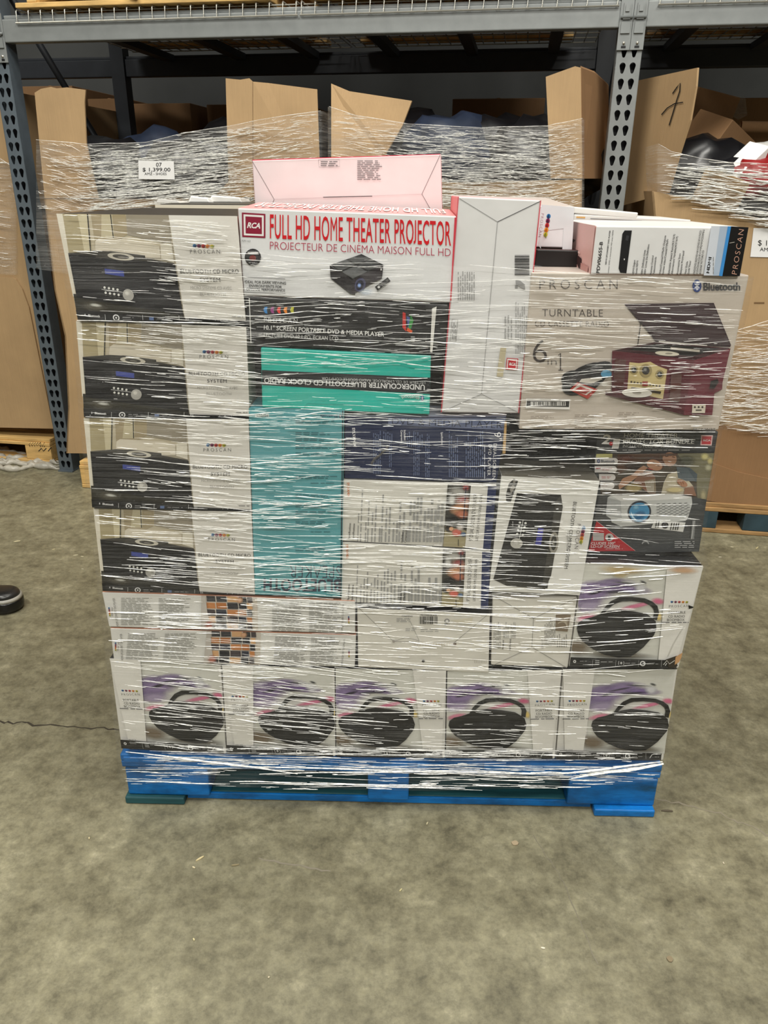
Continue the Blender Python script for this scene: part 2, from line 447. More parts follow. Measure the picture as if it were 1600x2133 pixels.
def carton(name, label, frame, quad, d, depth, front=(226, 224, 218), side=None, top=None, art=None, group=None,
           org=(0, 0), sc=1.0, ref=None, lift=0.0, cat='box', bulge=0.0, sink=0.0):
    """quad: TL TR BR BL of the front panel, read in the photograph and set on the plane at depth d"""
    side = side or front; top = top or front
    P = [frame.hit(x, y, d) for x, y in quad]
    bk = [p+frame.w*depth+Vector((0, 0, lift-sink)) for p in P]
    bm = bmesh.new(); vs = [bm.verts.new(p) for p in P+bk]
    lay = bm.faces.layers.int.new('side')
    fl = [((3, 2, 1, 0), 0), ((4, 5, 6, 7), 4), ((0, 1, 5, 4), 1), ((2, 3, 7, 6), 2), ((1, 2, 6, 5), 3), ((3, 0, 4, 7), 3)]
    for f, k in fl: bm.faces.new([vs[i] for i in f])[lay] = k
    bmesh.ops.bevel(bm, geom=list(bm.edges), offset=.0022, segments=2, profile=.5, affect='EDGES')
    bmesh.ops.recalc_face_normals(bm, faces=bm.faces)
    mb = MB(); cl = {0: front, 1: top, 2: side, 3: side, 4: side}
    bm.verts.index_update()
    V = [v.co.copy() for v in bm.verts]
    for f in bm.faces: pass
    off = len(mb.v); mb.v += V
    for f in bm.faces:
        n = f.normal
        k = 0 if -n.dot(frame.w) > .6 else (1 if n.z > .7 else 2)
        mb.f.append([v.index for v in f.verts]); mb.c.append(cl[k]); mb.m.append(0); mb.sm.append(False)
    bm.free()
    if art:
        a = Art(mb, frame, d, org, sc, ref, quad if ref else None); art(a)
    o = mb.build(name, [M_PRINT, M_SOFT])
    tag(o, label, cat, group)
    return o

for w_ in ('thin', 'reg', 'semi', 'bold', 'black'):
    for ch in CHARS: glyph(ch, WEIGHT[w_])

# reference frames: the front of the blue pallet, and the front line of the rack
PF = Frame(ground(262, 1672), ground(1365, 1697))
RF = Frame(ground(137, 981), Vector((.875, 3.19, 0)))

# ------------------------------------------------------------------ setting
mb = MB(); mb.add([(-7, -6, 0), (7, -6, 0), (7, 7.2, 0), (-7, 7.2, 0)], [(0, 1, 2, 3)])
def floor_line(pts, w, col):
    g = [ground(*p) for p in pts]
    vs = []
    for i, p in enumerate(g):
        t = (g[min(i+1, len(g)-1)]-g[max(i-1, 0)]).normalized(); n = Vector((-t.y, t.x, 0))
        ww = w*random.uniform(.4, 1)
        vs += [p+n*ww/2+Vector((0, 0, .0004)), p-n*ww/2+Vector((0, 0, .0004))]
    mb.add(vs, [(2*i, 2*i+2, 2*i+3, 2*i+1) for i in range(len(g)-1)], col, 1)
def jag(p, q, n, a):
    return [(p[0]+(q[0]-p[0])*i/n+random.uniform(-a, a), p[1]+(q[1]-p[1])*i/n+random.uniform(-a, a)) for i in range(n+1)]
floor_line(jag((-40, 1502), (60, 1507), 12, 3)+jag((70, 1510), (262, 1520), 16, 3), .007, (62, 58, 50))
floor_line(jag((1365, 1662), (1480, 1690), 10, 3)+jag((1490, 1692), (1610, 1742), 12, 4), .006, (140, 133, 116))
floor_line(jag((540, 1788), (690, 1816), 14, 2), .005, (140, 133, 117))
floor_line(jag((1110, 1740), (1170, 1830), 10, 2)+jag((1172, 1835), (1245, 2010), 14, 2), .002, (128, 122, 107))
fl_ = mb.build('floor', [M_FLOOR, M_PRINT]); tag(fl_, 'worn grey concrete warehouse floor with cracks and stains', kind='structure')
mb = MB(); mb.box((0, 6.4, 3.2), ((1, 0, 0), (0, 1, 0), (0, 0, 1)), (16, .15, 6.4))
tag(mb.build('wall_back', M_WALL), 'grey warehouse wall in shadow behind the rack', kind='structure')

# ------------------------------------------------------------------ blue block pallet
def PU(px, py, d): return PF.uv(px, py, d)[0]
uL, uR = PU(252, 1600, 0), PU(1378, 1620, 0)
X3 = lambda fr: (fr.u, fr.w, Vector((0, 0, 1)))
pal = empty('blue_pallet', PF.P((uL+uR)/2, .5, 0), 'bright blue painted wooden block pallet under the wrapped stack of cartons', 'pallet')
def pbox(fr, u0, u1, w0, w1, v0, v1, name, mat, parent, bev=.003):
    mb = MB(); mb.box(fr.P((u0+u1)/2, (w0+w1)/2, (v0+v1)/2), X3(fr), (u1-u0, w1-w0, v1-v0))
    return mb.build(name, mat, parent, bevel=bev)
for w0 in (0.0, .145, .29, .435, .58, .725, .87):
    pbox(PF, uL, uR, w0+.004, w0+.125, .118, .135, 'deck_board', M_BLUE, pal)
um0, um1 = PU(766, 1640, 0), PU(852, 1640, 0)
ub = (uL+.006, PU(434, 1640, 0)), (um0, um1), (PU(1186, 1640, 0), uR-.003)
for w0 in (.005, .45, .9):
    for (a, b) in ub:
        o = pbox(PF, a, b, w0, w0+.095, .02, .098, 'block', M_BLUE, pal, .004)
    pbox(PF, uL, uR, w0, w0+.095, .099, .117, 'stringer_board', M_BLUE, pal)
    if w0 > .4: pbox(PF, uL+.01, uR-.01, w0, w0+.095, .001, .019, 'bottom_board', M_TEAL, pal)
pbox(PF, PU(384, 1660, 0)+.004, PU(1236, 1670, 0)-.004, .022, .12, .004, .0195, 'bottom_board', M_TEAL, pal)
pbox(PF, PU(386, 1660, 0), PU(1236, 1670, 0), .016, .0215, .003, .0195, 'bottom_board', M_BLUE, pal, .001)
pbox(PF, PU(262, 1665, 0), PU(384, 1660, 0), -.004, .11, .001, .0195, 'bottom_board', M_TEAL, pal)
pbox(PF, PU(1238, 1675, 0), uR-.004, -.01, .1, .001, .0195, 'bottom_board', M_BLUE, pal)
for (x0, x1) in ((255, 340), (640, 705), (775, 850), (870, 925), (1010, 1100), (1230, 1330)):
    a, b = PU(x0, 1570, -.003), PU(x1, 1570, -.003)
    pbox(PF, a, b, -.003, .002, .119, .133, 'board_end', M_BLUE, pal, .001)

# ------------------------------------------------------------------ bottom row: five boombox cartons
WHT = (228, 226, 220); INK = (45, 45, 48); PALE = (214, 214, 206)
B6 = [(1216, 1173), (1466, 1180), (1414, 1392), (1186, 1390)]
def boombox_art(a, panel_right, torn=False):
    # picture area (reading frame of the large carton), then the plain panel with the words
    a.ds = 0.0 if panel_right else .28
    a.poly([(110, 72), (1105, 100), (1000, 1190), (-20, 1180)], PALE)
    P = a
    for q in ((200, 380, 240, 120), (170, 500, 200, 130), (420, 330, 230, 90)): a.blob(q[0], q[1], q[2], q[3], (156, 140, 178), -12, .85, core=.5)
    for b in ((260, 420, 300, 130, (146, 126, 170), -8), (480, 330, 300, 90, (150, 130, 174), -4), (700, 380, 260, 55, (128, 104, 160), 4),
              (200, 570, 230, 80, (176, 162, 192), -6), (800, 360, 90, 75, (222, 222, 226), 0), (700, 300, 150, 26, (235, 235, 232), 8),
              (280, 410, 110, 22, (40, 34, 48), -14), (430, 345, 180, 13, (50, 44, 60), -10), (640, 300, 190, 12, (60, 58, 66), 4), (830, 290, 50, 18, (50, 54, 56), 20),
              (560, 400, 240, 20, (46, 42, 58), -3), (600, 560, 360, 80, (226, 224, 220), -4), (1000, 510, 90, 45, (216, 96, 140), 8), (760, 560, 230, 32, (224, 120, 158), -12),
              (160, 700, 160, 40, (222, 130, 160), -14), (1010, 690, 40, 60, (232, 204, 120), 0), (60, 1040, 200, 110, (120, 104, 84), 8), (560, 1130, 460, 46, (110, 104, 92), 2)):
        a.blob(b[0], b[1], b[2], b[3], b[4], b[5], .85)
    K = (24, 24, 25)
    a.poly([(330, 660), (430, 625), (545, 606), (720, 626), (870, 656), (920, 692), (972, 740), (980, 830), (952, 900), (900, 960), (830, 1040), (740, 1110), (680, 1148), (540, 1156), (380, 1125), (250, 1060), (130, 970), (84, 900), (64, 820), (82, 760), (140, 715), (240, 692)], K)
    a.stroke([(348, 665), (400, 595), (470, 530), (560, 488), (700, 484), (840, 500), (920, 536), (968, 580), (982, 640), (960, 720)], [36, 44, 52, 54, 50, 50, 52, 56, 56, 50], K)
    a.stroke([(430, 640), (560, 622), (720, 640), (880, 676)], 8, (58, 58, 60))
    a.stroke([(110, 790), (300, 730), (600, 700), (960, 760)], 5, (44, 44, 46))
    for k in range(9): a.stroke([(120+k*14, 860+k*26), (930-k*40, 830+k*30)], 3, (38, 38, 40))
    a.stroke([(385, 640), (440, 575), (520, 530), (600, 508)], 4, (80, 80, 82))
    a.ds = 0.0 if panel_right else -.72
    a.poly([(1105, 100), (1520, 108), (1215, 1195), (1000, 1190)], WHT)
    a.drops(1135, 518, 1350, 520, 30)
    a.text('PROSCAN', (1125, 582), (1352, 576), 26, (60, 60, 62), 'thin', .18)
    a.text('PORTABLE', (1120, 655), (1315, 650), 27, INK, 'reg', .03)
    a.text('CD RADIO', (1116, 698), (1306, 696), 27, INK, 'reg', .03)
    a.text('BOOMBOX', (1104, 738), (1304, 736), 27, INK, 'reg', .03)
    a.fine(1040, 745, 1350, 762, 1, (90, 90, 92), ragged=0, th=.6)
    if not torn: a.fine(1010, 1150, 1100, 1165, 1, (120, 120, 120), ragged=0)
    a.ds = 0.0
    a.poly([(-22, 1152), (1225, 1190), (1206, 1290), (-32, 1276)], (26, 26, 28))
    w = (225, 225, 225)
    a.ell(40, 1202, 17, 17, w, n=12); a.ell(40, 1202, 8, 8, (26, 26, 28), n=8)
    for x in (248, 515, 778, 1040): a.stroke([(x, 1185), (x-6, 1262)], 3, (170, 170, 170))
    for y in (1192, 1212, 1232): a.stroke([(275, y), (325, y+2)], 5, w)
    a.fine(340, 1196, 480, 1216, 1, (150, 150, 150), ragged=0); a.fine(100, 1190, 180, 1208, 1, (140, 140, 140), ragged=0)
    a.ell(575, 1220, 12, 14, (190, 190, 190), n=10); a.stroke([(548, 1200), (542, 1220), (548, 1240)], 4, w); a.stroke([(602, 1202), (608, 1222), (600, 1242)], 4, w)
    a.fine(620, 1212, 740, 1232, 1, (140, 140, 140), ragged=0)
    a.ell(822, 1226, 32, 30, w, n=16); a.ell(822, 1226, 20, 18, (26, 26, 28), n=12); a.stroke([(822, 1226), (850, 1218)], 8, w)
    a.fine(870, 1222, 1000, 1240, 1, (140, 140, 140), ragged=0)
    a.stroke([(1080, 1250), (1110, 1206), (1130, 1200)], 7, w); a.fine(1140, 1228, 1190, 1244, 1, (150, 150, 150), ragged=0)
    if torn:
        a.poly([(1350, 555), (1415, 575), (1395, 590), (1352, 598)], (20, 20, 20))
        for b in ((600, 150, 330, 60, (196, 168, 110)), (1280, 150, 210, 50, (206, 160, 116)), (560, 200, 120, 50, (202, 180, 130))):
            a.blob(*b, 4, .7)
        a.poly([(1085, 1180), (1215, 1135), (1195, 1200), (1225, 1250), (1180, 1290), (1120, 1270)], (58, 52, 46))
        a.poly([(1200, 1150), (1290, 1100), (1275, 1160), (1240, 1210), (1190, 1240)], (196, 152, 108))
        a.stroke([(1060, 1240), (1100, 1190), (1130, 1230), (1190, 1190)], 7, (210, 210, 205))
        a.stroke([(1300, 800), (1180, 1000), (1120, 1140)], 8, (200, 198, 192))
bq = [([(228, 1371), (460, 1384), (471, 1570), (253, 1559)], False, 'white portable boombox carton at the left end of the bottom row'),
      ([(462, 1385), (697, 1392), (699, 1576), (473, 1570)], False, 'white boombox carton, second from the left in the bottom row'),
      ([(699, 1392), (930, 1397), (927, 1579), (701, 1576)], True, 'white boombox carton in the middle of the bottom row'),
      ([(932, 1398), (1171, 1395), (1156, 1581), (929, 1579)], True, 'white boombox carton, fourth in the bottom row, name panel at right'),
      ([(1173, 1394), (1412, 1394), (1382, 1584), (1158, 1581)], False, 'white boombox carton at the right end of the bottom row')]
for q, pr, lab in bq:
    carton('boombox_carton', lab, PF, q, 0.0, .42, WHT, (222, 220, 214), (30, 30, 32), lambda a, pr=pr: boombox_art(a, pr), 'boombox cartons in the bottom row',
           (1190, 1160), 5.517, B6)
carton('boombox_carton', 'larger looking crushed-corner boombox carton above the right end of the bottom row', PF, B6, -.004, .4, WHT, (222, 220, 214), (26, 26, 28),
       lambda a: boombox_art(a, True, True), None, (1190, 1160), 5.517, B6)

# ------------------------------------------------------------------ left column: four micro system cartons
M2 = [(158, 668), (514, 680), (522, 866), (175, 869)]
def micro_art(a):
    cream = (206, 196, 168)
    a.poly([(225, 1020), (1070, 1040), (1130, 1770), (290, 1780)], (196, 186, 162))
    a.poly([(222, 1020), (268, 1022), (296, 1620), (272, 1620)], (226, 220, 204))
    a.poly([(268, 1022), (455, 1030), (460, 1300), (280, 1310)], (172, 160, 126))
    a.poly([(380, 1026), (450, 1030), (455, 1300), (400, 1300)], (206, 196, 164))
    a.poly([(480, 1032), (740, 1036), (745, 1180), (490, 1300)], (166, 152, 122))
    a.poly([(560, 1036), (640, 1036), (640, 1200), (540, 1200)], (196, 186, 156))
    a.poly([(745, 1036), (1065, 1042), (1068, 1250), (740, 1180)], (152, 144, 128))
    a.stroke([(455, 1026), (448, 1300)], 8, (28, 28, 26)); a.stroke([(628, 1036), (632, 1200)], 7, (34, 34, 32))
    a.poly([(485, 1310), (490, 1225), (520, 1205), (880, 1232), (975, 1262), (978, 1345), (860, 1345)], (216, 208, 190))
    a.poly([(982, 1350), (985, 1250), (1030, 1240), (1072, 1246), (1078, 1380)], (222, 216, 200))
    a.poly([(277, 1600), (1110, 1660), (1130, 1800), (285, 1780)], (46, 44, 36))
    a.blob(430, 1690, 120, 45, (96, 92, 80), 6, .8); a.blob(440, 1680, 55, 14, (214, 214, 206), 6, .8)
    a.poly([(275, 1306), (490, 1290), (600, 1296), (860, 1328), (862, 1345), (1078, 1384), (1085, 1396), (276, 1322)], (58, 56, 52))
    a.poly([(275, 1312), (1085, 1390), (1118, 1742), (300, 1625)], (18, 18, 22))
    a.poly([(500, 1300), (600, 1294), (862, 1328), (800, 1362), (480, 1340)], (70, 68, 64))
    a.ell(675, 1334, 102, 26, (205, 200, 186), 6); a.ell(675, 1334, 64, 15, (70, 68, 64), 6); a.ell(680, 1338, 30, 6, (130, 126, 118), 6)
    a.poly([(540, 1418), (686, 1436), (686, 1476), (541, 1456)], (58, 72, 150))
    for k in range(4):
        for (y0, x0) in ((1553, 525), (1590, 529)):
            x = x0+k*33; y = y0+k*5
            a.ell(x, y, 9, 9, (226, 226, 220), n=10); a.fine(x-8, y+16, x+10, y+22, 1, (120, 120, 118), ragged=0)
    a.stroke([(500, 1566), (664, 1586)], 4, (190, 190, 188))
    a.ell(703, 1605, 43, 42, (168, 166, 160), 0, 24); a.blob(694, 1592, 30, 26, (226, 224, 216), 0, .8)
    a.fine(524, 1634, 552, 1646, 1, (200, 200, 200), ragged=0)
    a.poly([(1062, 1030), (1585, 1040), (1640, 1800), (1132, 1792)], (222, 219, 212))
    a.drops(1228, 1264, 1392, 1270, 30)
    a.text('PROSCAN', (1206, 1316), (1434, 1318), 26, (70, 70, 72), 'thin', .18)
    a.text('BLUETOOTH CD MICRO', (1120, 1452), (1570, 1454), 27, INK, 'reg', .02)
    a.text('SYSTEM', (1268, 1508), (1424, 1510), 26, INK, 'reg', .02)
    a.text('MICRO SYSTEME CD AVEC', (1190, 1560), (1510, 1562), 20, (168, 166, 162), 'reg')
    a.text('BLUETOOTH', (1262, 1606), (1460, 1608), 20, (168, 166, 162), 'reg')
    a.fine(1500, 1740, 1590, 1752, 1, (110, 110, 110), ragged=0)
    a.poly([(280, 1716), (1132, 1762), (1636, 1774), (1636, 1860), (290, 1860)], (22, 22, 24))
    a.text('Bluetooth', (372, 1762), (462, 1768), 17, (228, 228, 228), 'bold'); a.bt(348, 1752, 13, (22, 22, 24))
    for x in (505, 800, 1085, 1370): a.stroke([(x, 1745), (x, 1800)], 3, (200, 200, 200))
    a.ell(590, 1768, 26, 24, (226, 226, 226), n=16); a.ell(590, 1768, 18, 16, (22, 22, 24), n=14); a.ell(590, 1768, 7, 7, (226, 226, 226), n=8)
    a.fine(640, 1756, 730, 1790, 2, (130, 130, 130)); a.rect(850, 1760, 885, 1790, (90, 110, 150)); a.fine(910, 1764, 1050, 1792, 2, (130, 130, 130))
    a.stroke([(1140, 1786), (1140, 1756), (1154, 1756), (1154, 1786), (1190, 1786)], 5, (228, 228, 228))
    a.stroke([(1412, 1764), (1462, 1766), (1462, 1792), (1412, 1792), (1412, 1764)], 6, (228, 228, 228))
mq = [([(117, 445), (494, 450), (512, 669), (162, 666)], 'top carton of the leftmost stack of micro system cartons', 0.0),
      ([(158, 669), (513, 681), (520, 867), (175, 869)], 'second carton from the top of the leftmost micro system stack', .004),
      ([(174, 871), (518, 873), (524, 1062), (192, 1057)], 'third carton from the top of the leftmost micro system stack', 0.0),
      ([(194, 1059), (524, 1066), (531, 1239), (214, 1231)], 'lowest carton of the leftmost micro system stack, above the slim cartons', .003)]
for q, lab, d in mq:
    carton('micro_system_carton', lab, PF, q, d, .46, (218, 214, 204), (206, 200, 184), (44, 44, 42), micro_art, 'micro system cartons in the left column', (100, 400), 3.81, M2)

# ------------------------------------------------------------------ two slim player cartons under the left column
D1 = [(212, 1233), (740, 1252), (740, 1320), (227, 1306)]
def slim_art(a):
    a.poly([(690, 518), (1000, 530), (1010, 745), (690, 735)], (206, 198, 186))
    K = (34, 34, 42)
    for i, x in enumerate((716, 770, 832, 896, 942)):
        x1 = (770, 832, 896, 942, 975)[i]
        for j in range(5):
            y = 535+j*38+(x-716)*.02
            c = [K, (28, 30, 36), (196, 130, 76), K, (60, 50, 54), (178, 112, 60), (214, 168, 120), (40, 44, 60)][(i*3+j*2) % 8]
            a.poly([(x+3, y), (x1-3, y+2), (x1+2, y+34), (x+7, y+33)], c)
    a.poly([(690, 520), (716, 540), (724, 620), (745, 712), (690, 735)], (190, 184, 176))
    a.blob(735, 700, 30, 30, (200, 120, 100), 0, .7); a.blob(905, 560, 22, 22, (222, 170, 130), 0, .9)
    a.fine(245, 545, 430, 700, 17, (150, 150, 146)); a.fine(455, 548, 640, 705, 17, (150, 150, 146))
    a.fine(1085, 570, 1270, 735, 17, (152, 152, 150)); a.fine(1290, 572, 1470, 738, 17, (152, 152, 150))
    a.drops(178, 600, 184, 650, 11); a.fine(192, 600, 200, 650, 1, (120, 120, 120), True, ragged=0)
    a.text('HDMI UPCONVERT DVD PLAYER', (232, 704), (210, 548), 12, INK, 'reg')
    a.text('HDMI UPCONVERT DVD PLAYER', (1478, 740), (1486, 585), 10, INK, 'reg')
    a.drops(1510, 650, 1512, 690, 10)
for q, lab in ((D1, 'slim white player carton lying flat, upper of the two above the left boomboxes'),
               ([(229, 1308), (742, 1323), (739, 1390), (237, 1377)], 'slim white player carton lying flat, lower of the two, resting on the boombox row')):
    carton('disc_player_carton', lab, PF, q, -.003, .36, (222, 221, 216), (216, 214, 208), (190, 130, 100), slim_art, 'slim player cartons under the left column', (160, 1040), 2.667, D1)

# ------------------------------------------------------------------ plain white cartons above the bottom row
def w1_art(a):
    L = (150, 148, 142)
    for p in ([(90, 150), (320, 372)], [(945, 195), (725, 378)], [(320, 372), (725, 378)], [(320, 372), (400, 345), (490, 366)], [(490, 366), (420, 215)]): a.stroke(p, 3, L)
    a.text('WARNING', (372, 206), (446, 208), 9, INK, 'bold'); a.fine(340, 215, 460, 245, 3, (150, 150, 148))
    a.text('PRCD000-BLACK', (500, 200), (610, 203), 9, (90, 90, 90), 'bold'); a.barcode(492, 205, 612, 256)
    a.ell(676, 235, 17, 14, (110, 110, 108)); a.ell(676, 235, 11, 9, (220, 218, 214)); a.fine(658, 252, 692, 262, 1, INK, ragged=0)
    a.fine(400, 282, 480, 305, 2, (160, 160, 156)); a.fine(500, 285, 620, 310, 2, (170, 170, 166), ragged=0)
    a.poly([(700, 230), (850, 212), (840, 250), (760, 250)], (212, 206, 188))
    a.ell(728, 388, 11, 9, (80, 60, 44)); a.ell(518, 503, 11, 8, (40, 38, 36)); a.ell(320, 372, 9, 9, (160, 154, 146))
    for k in range(14): a.stroke([(460+k*18, 372), (462+k*18, 402)], 5, (205, 196, 182))
    for k in range(8): a.stroke([(860+k*11, 495), (862+k*11, 515)], 4, (188, 184, 176))
carton('white_carton', 'plain white carton with barcode and crossed flap lines above the middle boombox carton', PF, [(744, 1266), (1021, 1278), (1018, 1402), (746, 1390)], -.003, .34,
       (222, 219, 210), (214, 210, 202), (36, 34, 34), w1_art, None, (720, 1220), 3.2)
def w2_art(a):
    L = (146, 144, 138)
    for p in ([(1000, 75), (1253, 218)], [(1540, 80), (1253, 218)], [(1253, 218), (1242, 410)], [(1242, 410), (985, 530)], [(1242, 410), (1476, 548)]): a.stroke(p, 3.5, L)
    a.fine(985, 235, 1035, 420, 5, (140, 140, 136), True); a.fine(1100, 240, 1135, 350, 4, (150, 150, 146), True); a.fine(1050, 240, 1090, 350, 3, (160, 160, 156), True)
    a.text('Support', (1052, 425), (1056, 362), 10, INK, 'bold'); a.text('RETURNS', (1100, 430), (1104, 355), 9, INK, 'bold')
    a.fine(1325, 205, 1400, 400, 8, (140, 138, 134), True); a.fine(1305, 330, 1320, 420, 2, (150, 148, 144), True)
    a.poly([(1402, 190), (1502, 194), (1480, 306), (1400, 300)], (128, 112, 92))
    for k in range(6): a.stroke([(1415+k*9, 250-k*6), (1480, 225+k*12)], 6, (190, 178, 158))
    a.fine(1405, 315, 1480, 410, 5, (150, 148, 144), True)
carton('white_carton', 'plain white carton with X-shaped flap seams beside the crushed boombox carton', PF, [(1026, 1244), (1203, 1245), (1183, 1391), (1023, 1385)], 0.0, .34,
       (222, 219, 210), (214, 210, 202), (214, 210, 202), w2_art, None, (720, 1220), 3.2)

# ------------------------------------------------------------------ middle: teal speaker carton, navy and white dual screen cartons
def tq_art(a):
    a.poly([(52, 28), (620, 40), (606, 1155), (90, 1137)], (92, 164, 172))
    D = (36, 42, 66)
    a.text('BLUETOOTH', (598, 1050), (140, 1046), 72, D, 'black', .02)
    a.text('SPEAKER', (600, 968), (296, 962), 74, (50, 62, 84), 'thin', .02)
    a.fine(90, 62, 172, 80, 1, (226, 232, 230), ragged=0, th=1); a.text('PSP962', (168, 66), (98, 64), 14, (60, 100, 104), 'bold')
    a.text('Bluetooth', (582, 68), (478, 66), 18, (26, 56, 86), 'bold'); a.bt(597, 76, 12, (26, 56, 86))
    for (y, n) in ((100, 2), (170, 2), (205, 2), (240, 3), (290, 2), (430, 2), (470, 1), (540, 2), (600, 2), (640, 2), (700, 2), (760, 1), (860, 2)):
        a.fine(330 if n > 1 else 420, y, 600, y+n*11, n, (52, 108, 116), ragged=.4)
    a.stroke([(612, 45), (600, 1150)], 8, (26, 60, 70))
carton('speaker_carton', 'tall teal blue carton printed upside down with bold speaker wording', PF, [(519, 849), (716, 853), (712, 1244), (532, 1237)], -.002, .4,
       (84, 156, 165), (60, 130, 140), (70, 140, 150), tq_art, None, (500, 840), 2.857)
def nv_art(a):
    a.poly([(882, 86), (1580, 92), (1572, 160), (882, 128)], (104, 114, 146))
    a.text('DVD & MEDIA PLAYER', (905, 125), (1560, 150), 38, (38, 42, 60), 'thin', .02)
    a.text('SYLVANIA', (668, 146), (676, 258), 16, (232, 232, 236), 'black')
    a.text('Includes:', (974, 160), (976, 222), 14, (225, 225, 232), 'bold'); a.text('Comprend:', (956, 160), (958, 232), 12, (225, 225, 232), 'bold')
    a.text('Specifications:', (1196, 172), (1198, 250), 12, (225, 225, 232), 'bold')
    for (x0, x1, y1, n) in ((790, 840, 420, 5), (850, 910, 230, 5), (885, 905, 380, 2), (990, 1090, 260, 8), (1030, 1070, 430, 4), (1100, 1130, 440, 3), (1240, 1300, 440, 5), (1340, 1450, 440, 9)):
        a.fine(x0, 160, x1, y1, n, (96, 110, 146), True)
    a.text('9"', (1512, 175), (1518, 228), 40, (236, 236, 240), 'reg')
    a.text('DUAL SCREEN', (1510, 240), (1502, 452), 18, (236, 236, 240), 'reg', .05)
    a.text('DVD PLAYER', (1480, 245), (1472, 430), 18, (236, 236, 240), 'reg', .05)
    a.fine(1450, 245, 1462, 450, 1, (190, 196, 212), True, ragged=0)
    a.stroke([(880, 260), (830, 310), (800, 330), (782, 360)], 12, (90, 88, 88))
    a.poly([(1575, 108), (1588, 110), (1580, 300), (1562, 300)], (196, 160, 104))
carton('dual_screen_player_carton', 'navy blue carton lying on its side above the two white dual screen cartons', PF, [(718, 866), (1056, 866), (1035, 1006), (717, 997)], .003, .4,
       (26, 38, 74), (26, 38, 74), (150, 156, 170), nv_art, None, (500, 840), 2.857)
WS1 = [(715, 999), (1035, 1010), (1022, 1144), (713, 1126)]
def ws_art(a):
    a.poly([(618, 458), (1235, 482), (1205, 862), (605, 825)], (222, 220, 212))
    a.text('SYLVANIA', (636, 472), (640, 558), 15, (206, 120, 60), 'black')
    for x in range(705, 1220, 21):
        a.fine(x-(x-700)*.02, 480+random.random()*260 if x % 2 else 500+random.random()*200, x+7, 825, 1, (158, 158, 156), True, ragged=.2, th=.9, skew=-.04)
    a.text('Specifications:', (654, 808), (660, 712), 11, INK, 'bold'); a.text('Specifications:', (678, 810), (684, 714), 11, INK, 'bold')
    a.text('Includes:', (968, 828), (974, 766), 12, INK, 'bold'); a.text('Comprend:', (988, 830), (994, 754), 12, INK, 'bold')
    a.poly([(1237, 482), (1375, 488), (1338, 872), (1208, 862)], (56, 54, 50))
    a.poly([(1222, 730), (1352, 760), (1340, 872), (1208, 862)], (168, 158, 124))
    a.blob(1300, 530, 70, 40, (180, 178, 172), 10, .9); a.blob(1262, 572, 26, 40, (220, 220, 216), 0, .9); a.blob(1345, 500, 26, 26, (160, 60, 60), 0, .8)
    a.blob(1330, 590, 60, 50, (200, 150, 130), 20, .95); a.blob(1300, 630, 60, 36, (226, 170, 130), -10, .95); a.blob(1325, 570, 40, 22, (170, 90, 90), -20, .9)
    a.blob(1320, 660, 50, 30, (210, 130, 100), 0, .9); a.blob(1270, 690, 50, 28, (30, 30, 30), 0, .9)
    a.blob(1246, 745, 30, 24, (36, 28, 26), 0, .95, core=.7); a.blob(1258, 748, 16, 14, (224, 174, 136), 0, .95, core=.7)
    a.blob(1290, 770, 34, 26, (216, 110, 96), 0, .95, core=.6); a.blob(1310, 740, 26, 20, (228, 220, 214), 0, .9); a.blob(1330, 780, 22, 18, (90, 120, 160), 0, .9)
    a.stroke([(1345, 500), (1330, 700)], 5, (24, 30, 60)); a.stroke([(1300, 810), (1300, 850)], 4, (60, 56, 44))
    a.poly([(1375, 488), (1476, 494), (1445, 884), (1338, 872)], (226, 224, 218))
    a.text('9" DUAL SCREEN DVD PLAYER', (1384, 820), (1412, 542), 22, INK, 'reg')
    a.text('LECTEUR DVD 9 PO. DOUBLE ECRAN', (1416, 818), (1444, 546), 15, INK, 'reg')
    a.poly([(1476, 494), (1530, 496), (1497, 890), (1445, 884)], (28, 42, 88))
for q, lab in ((WS1, 'white dual screen player carton with orange maker name, upper of the pair'),
               ([(713, 1128), (1022, 1147), (1017, 1268), (711, 1253)], 'white dual screen player carton, lower of the pair beside the teal carton')):
    carton('dual_screen_player_carton', lab, PF, q, .0, .4, (222, 220, 212), (28, 42, 88), (170, 168, 160), ws_art, 'white dual screen player cartons', (500, 840), 2.857, WS1)

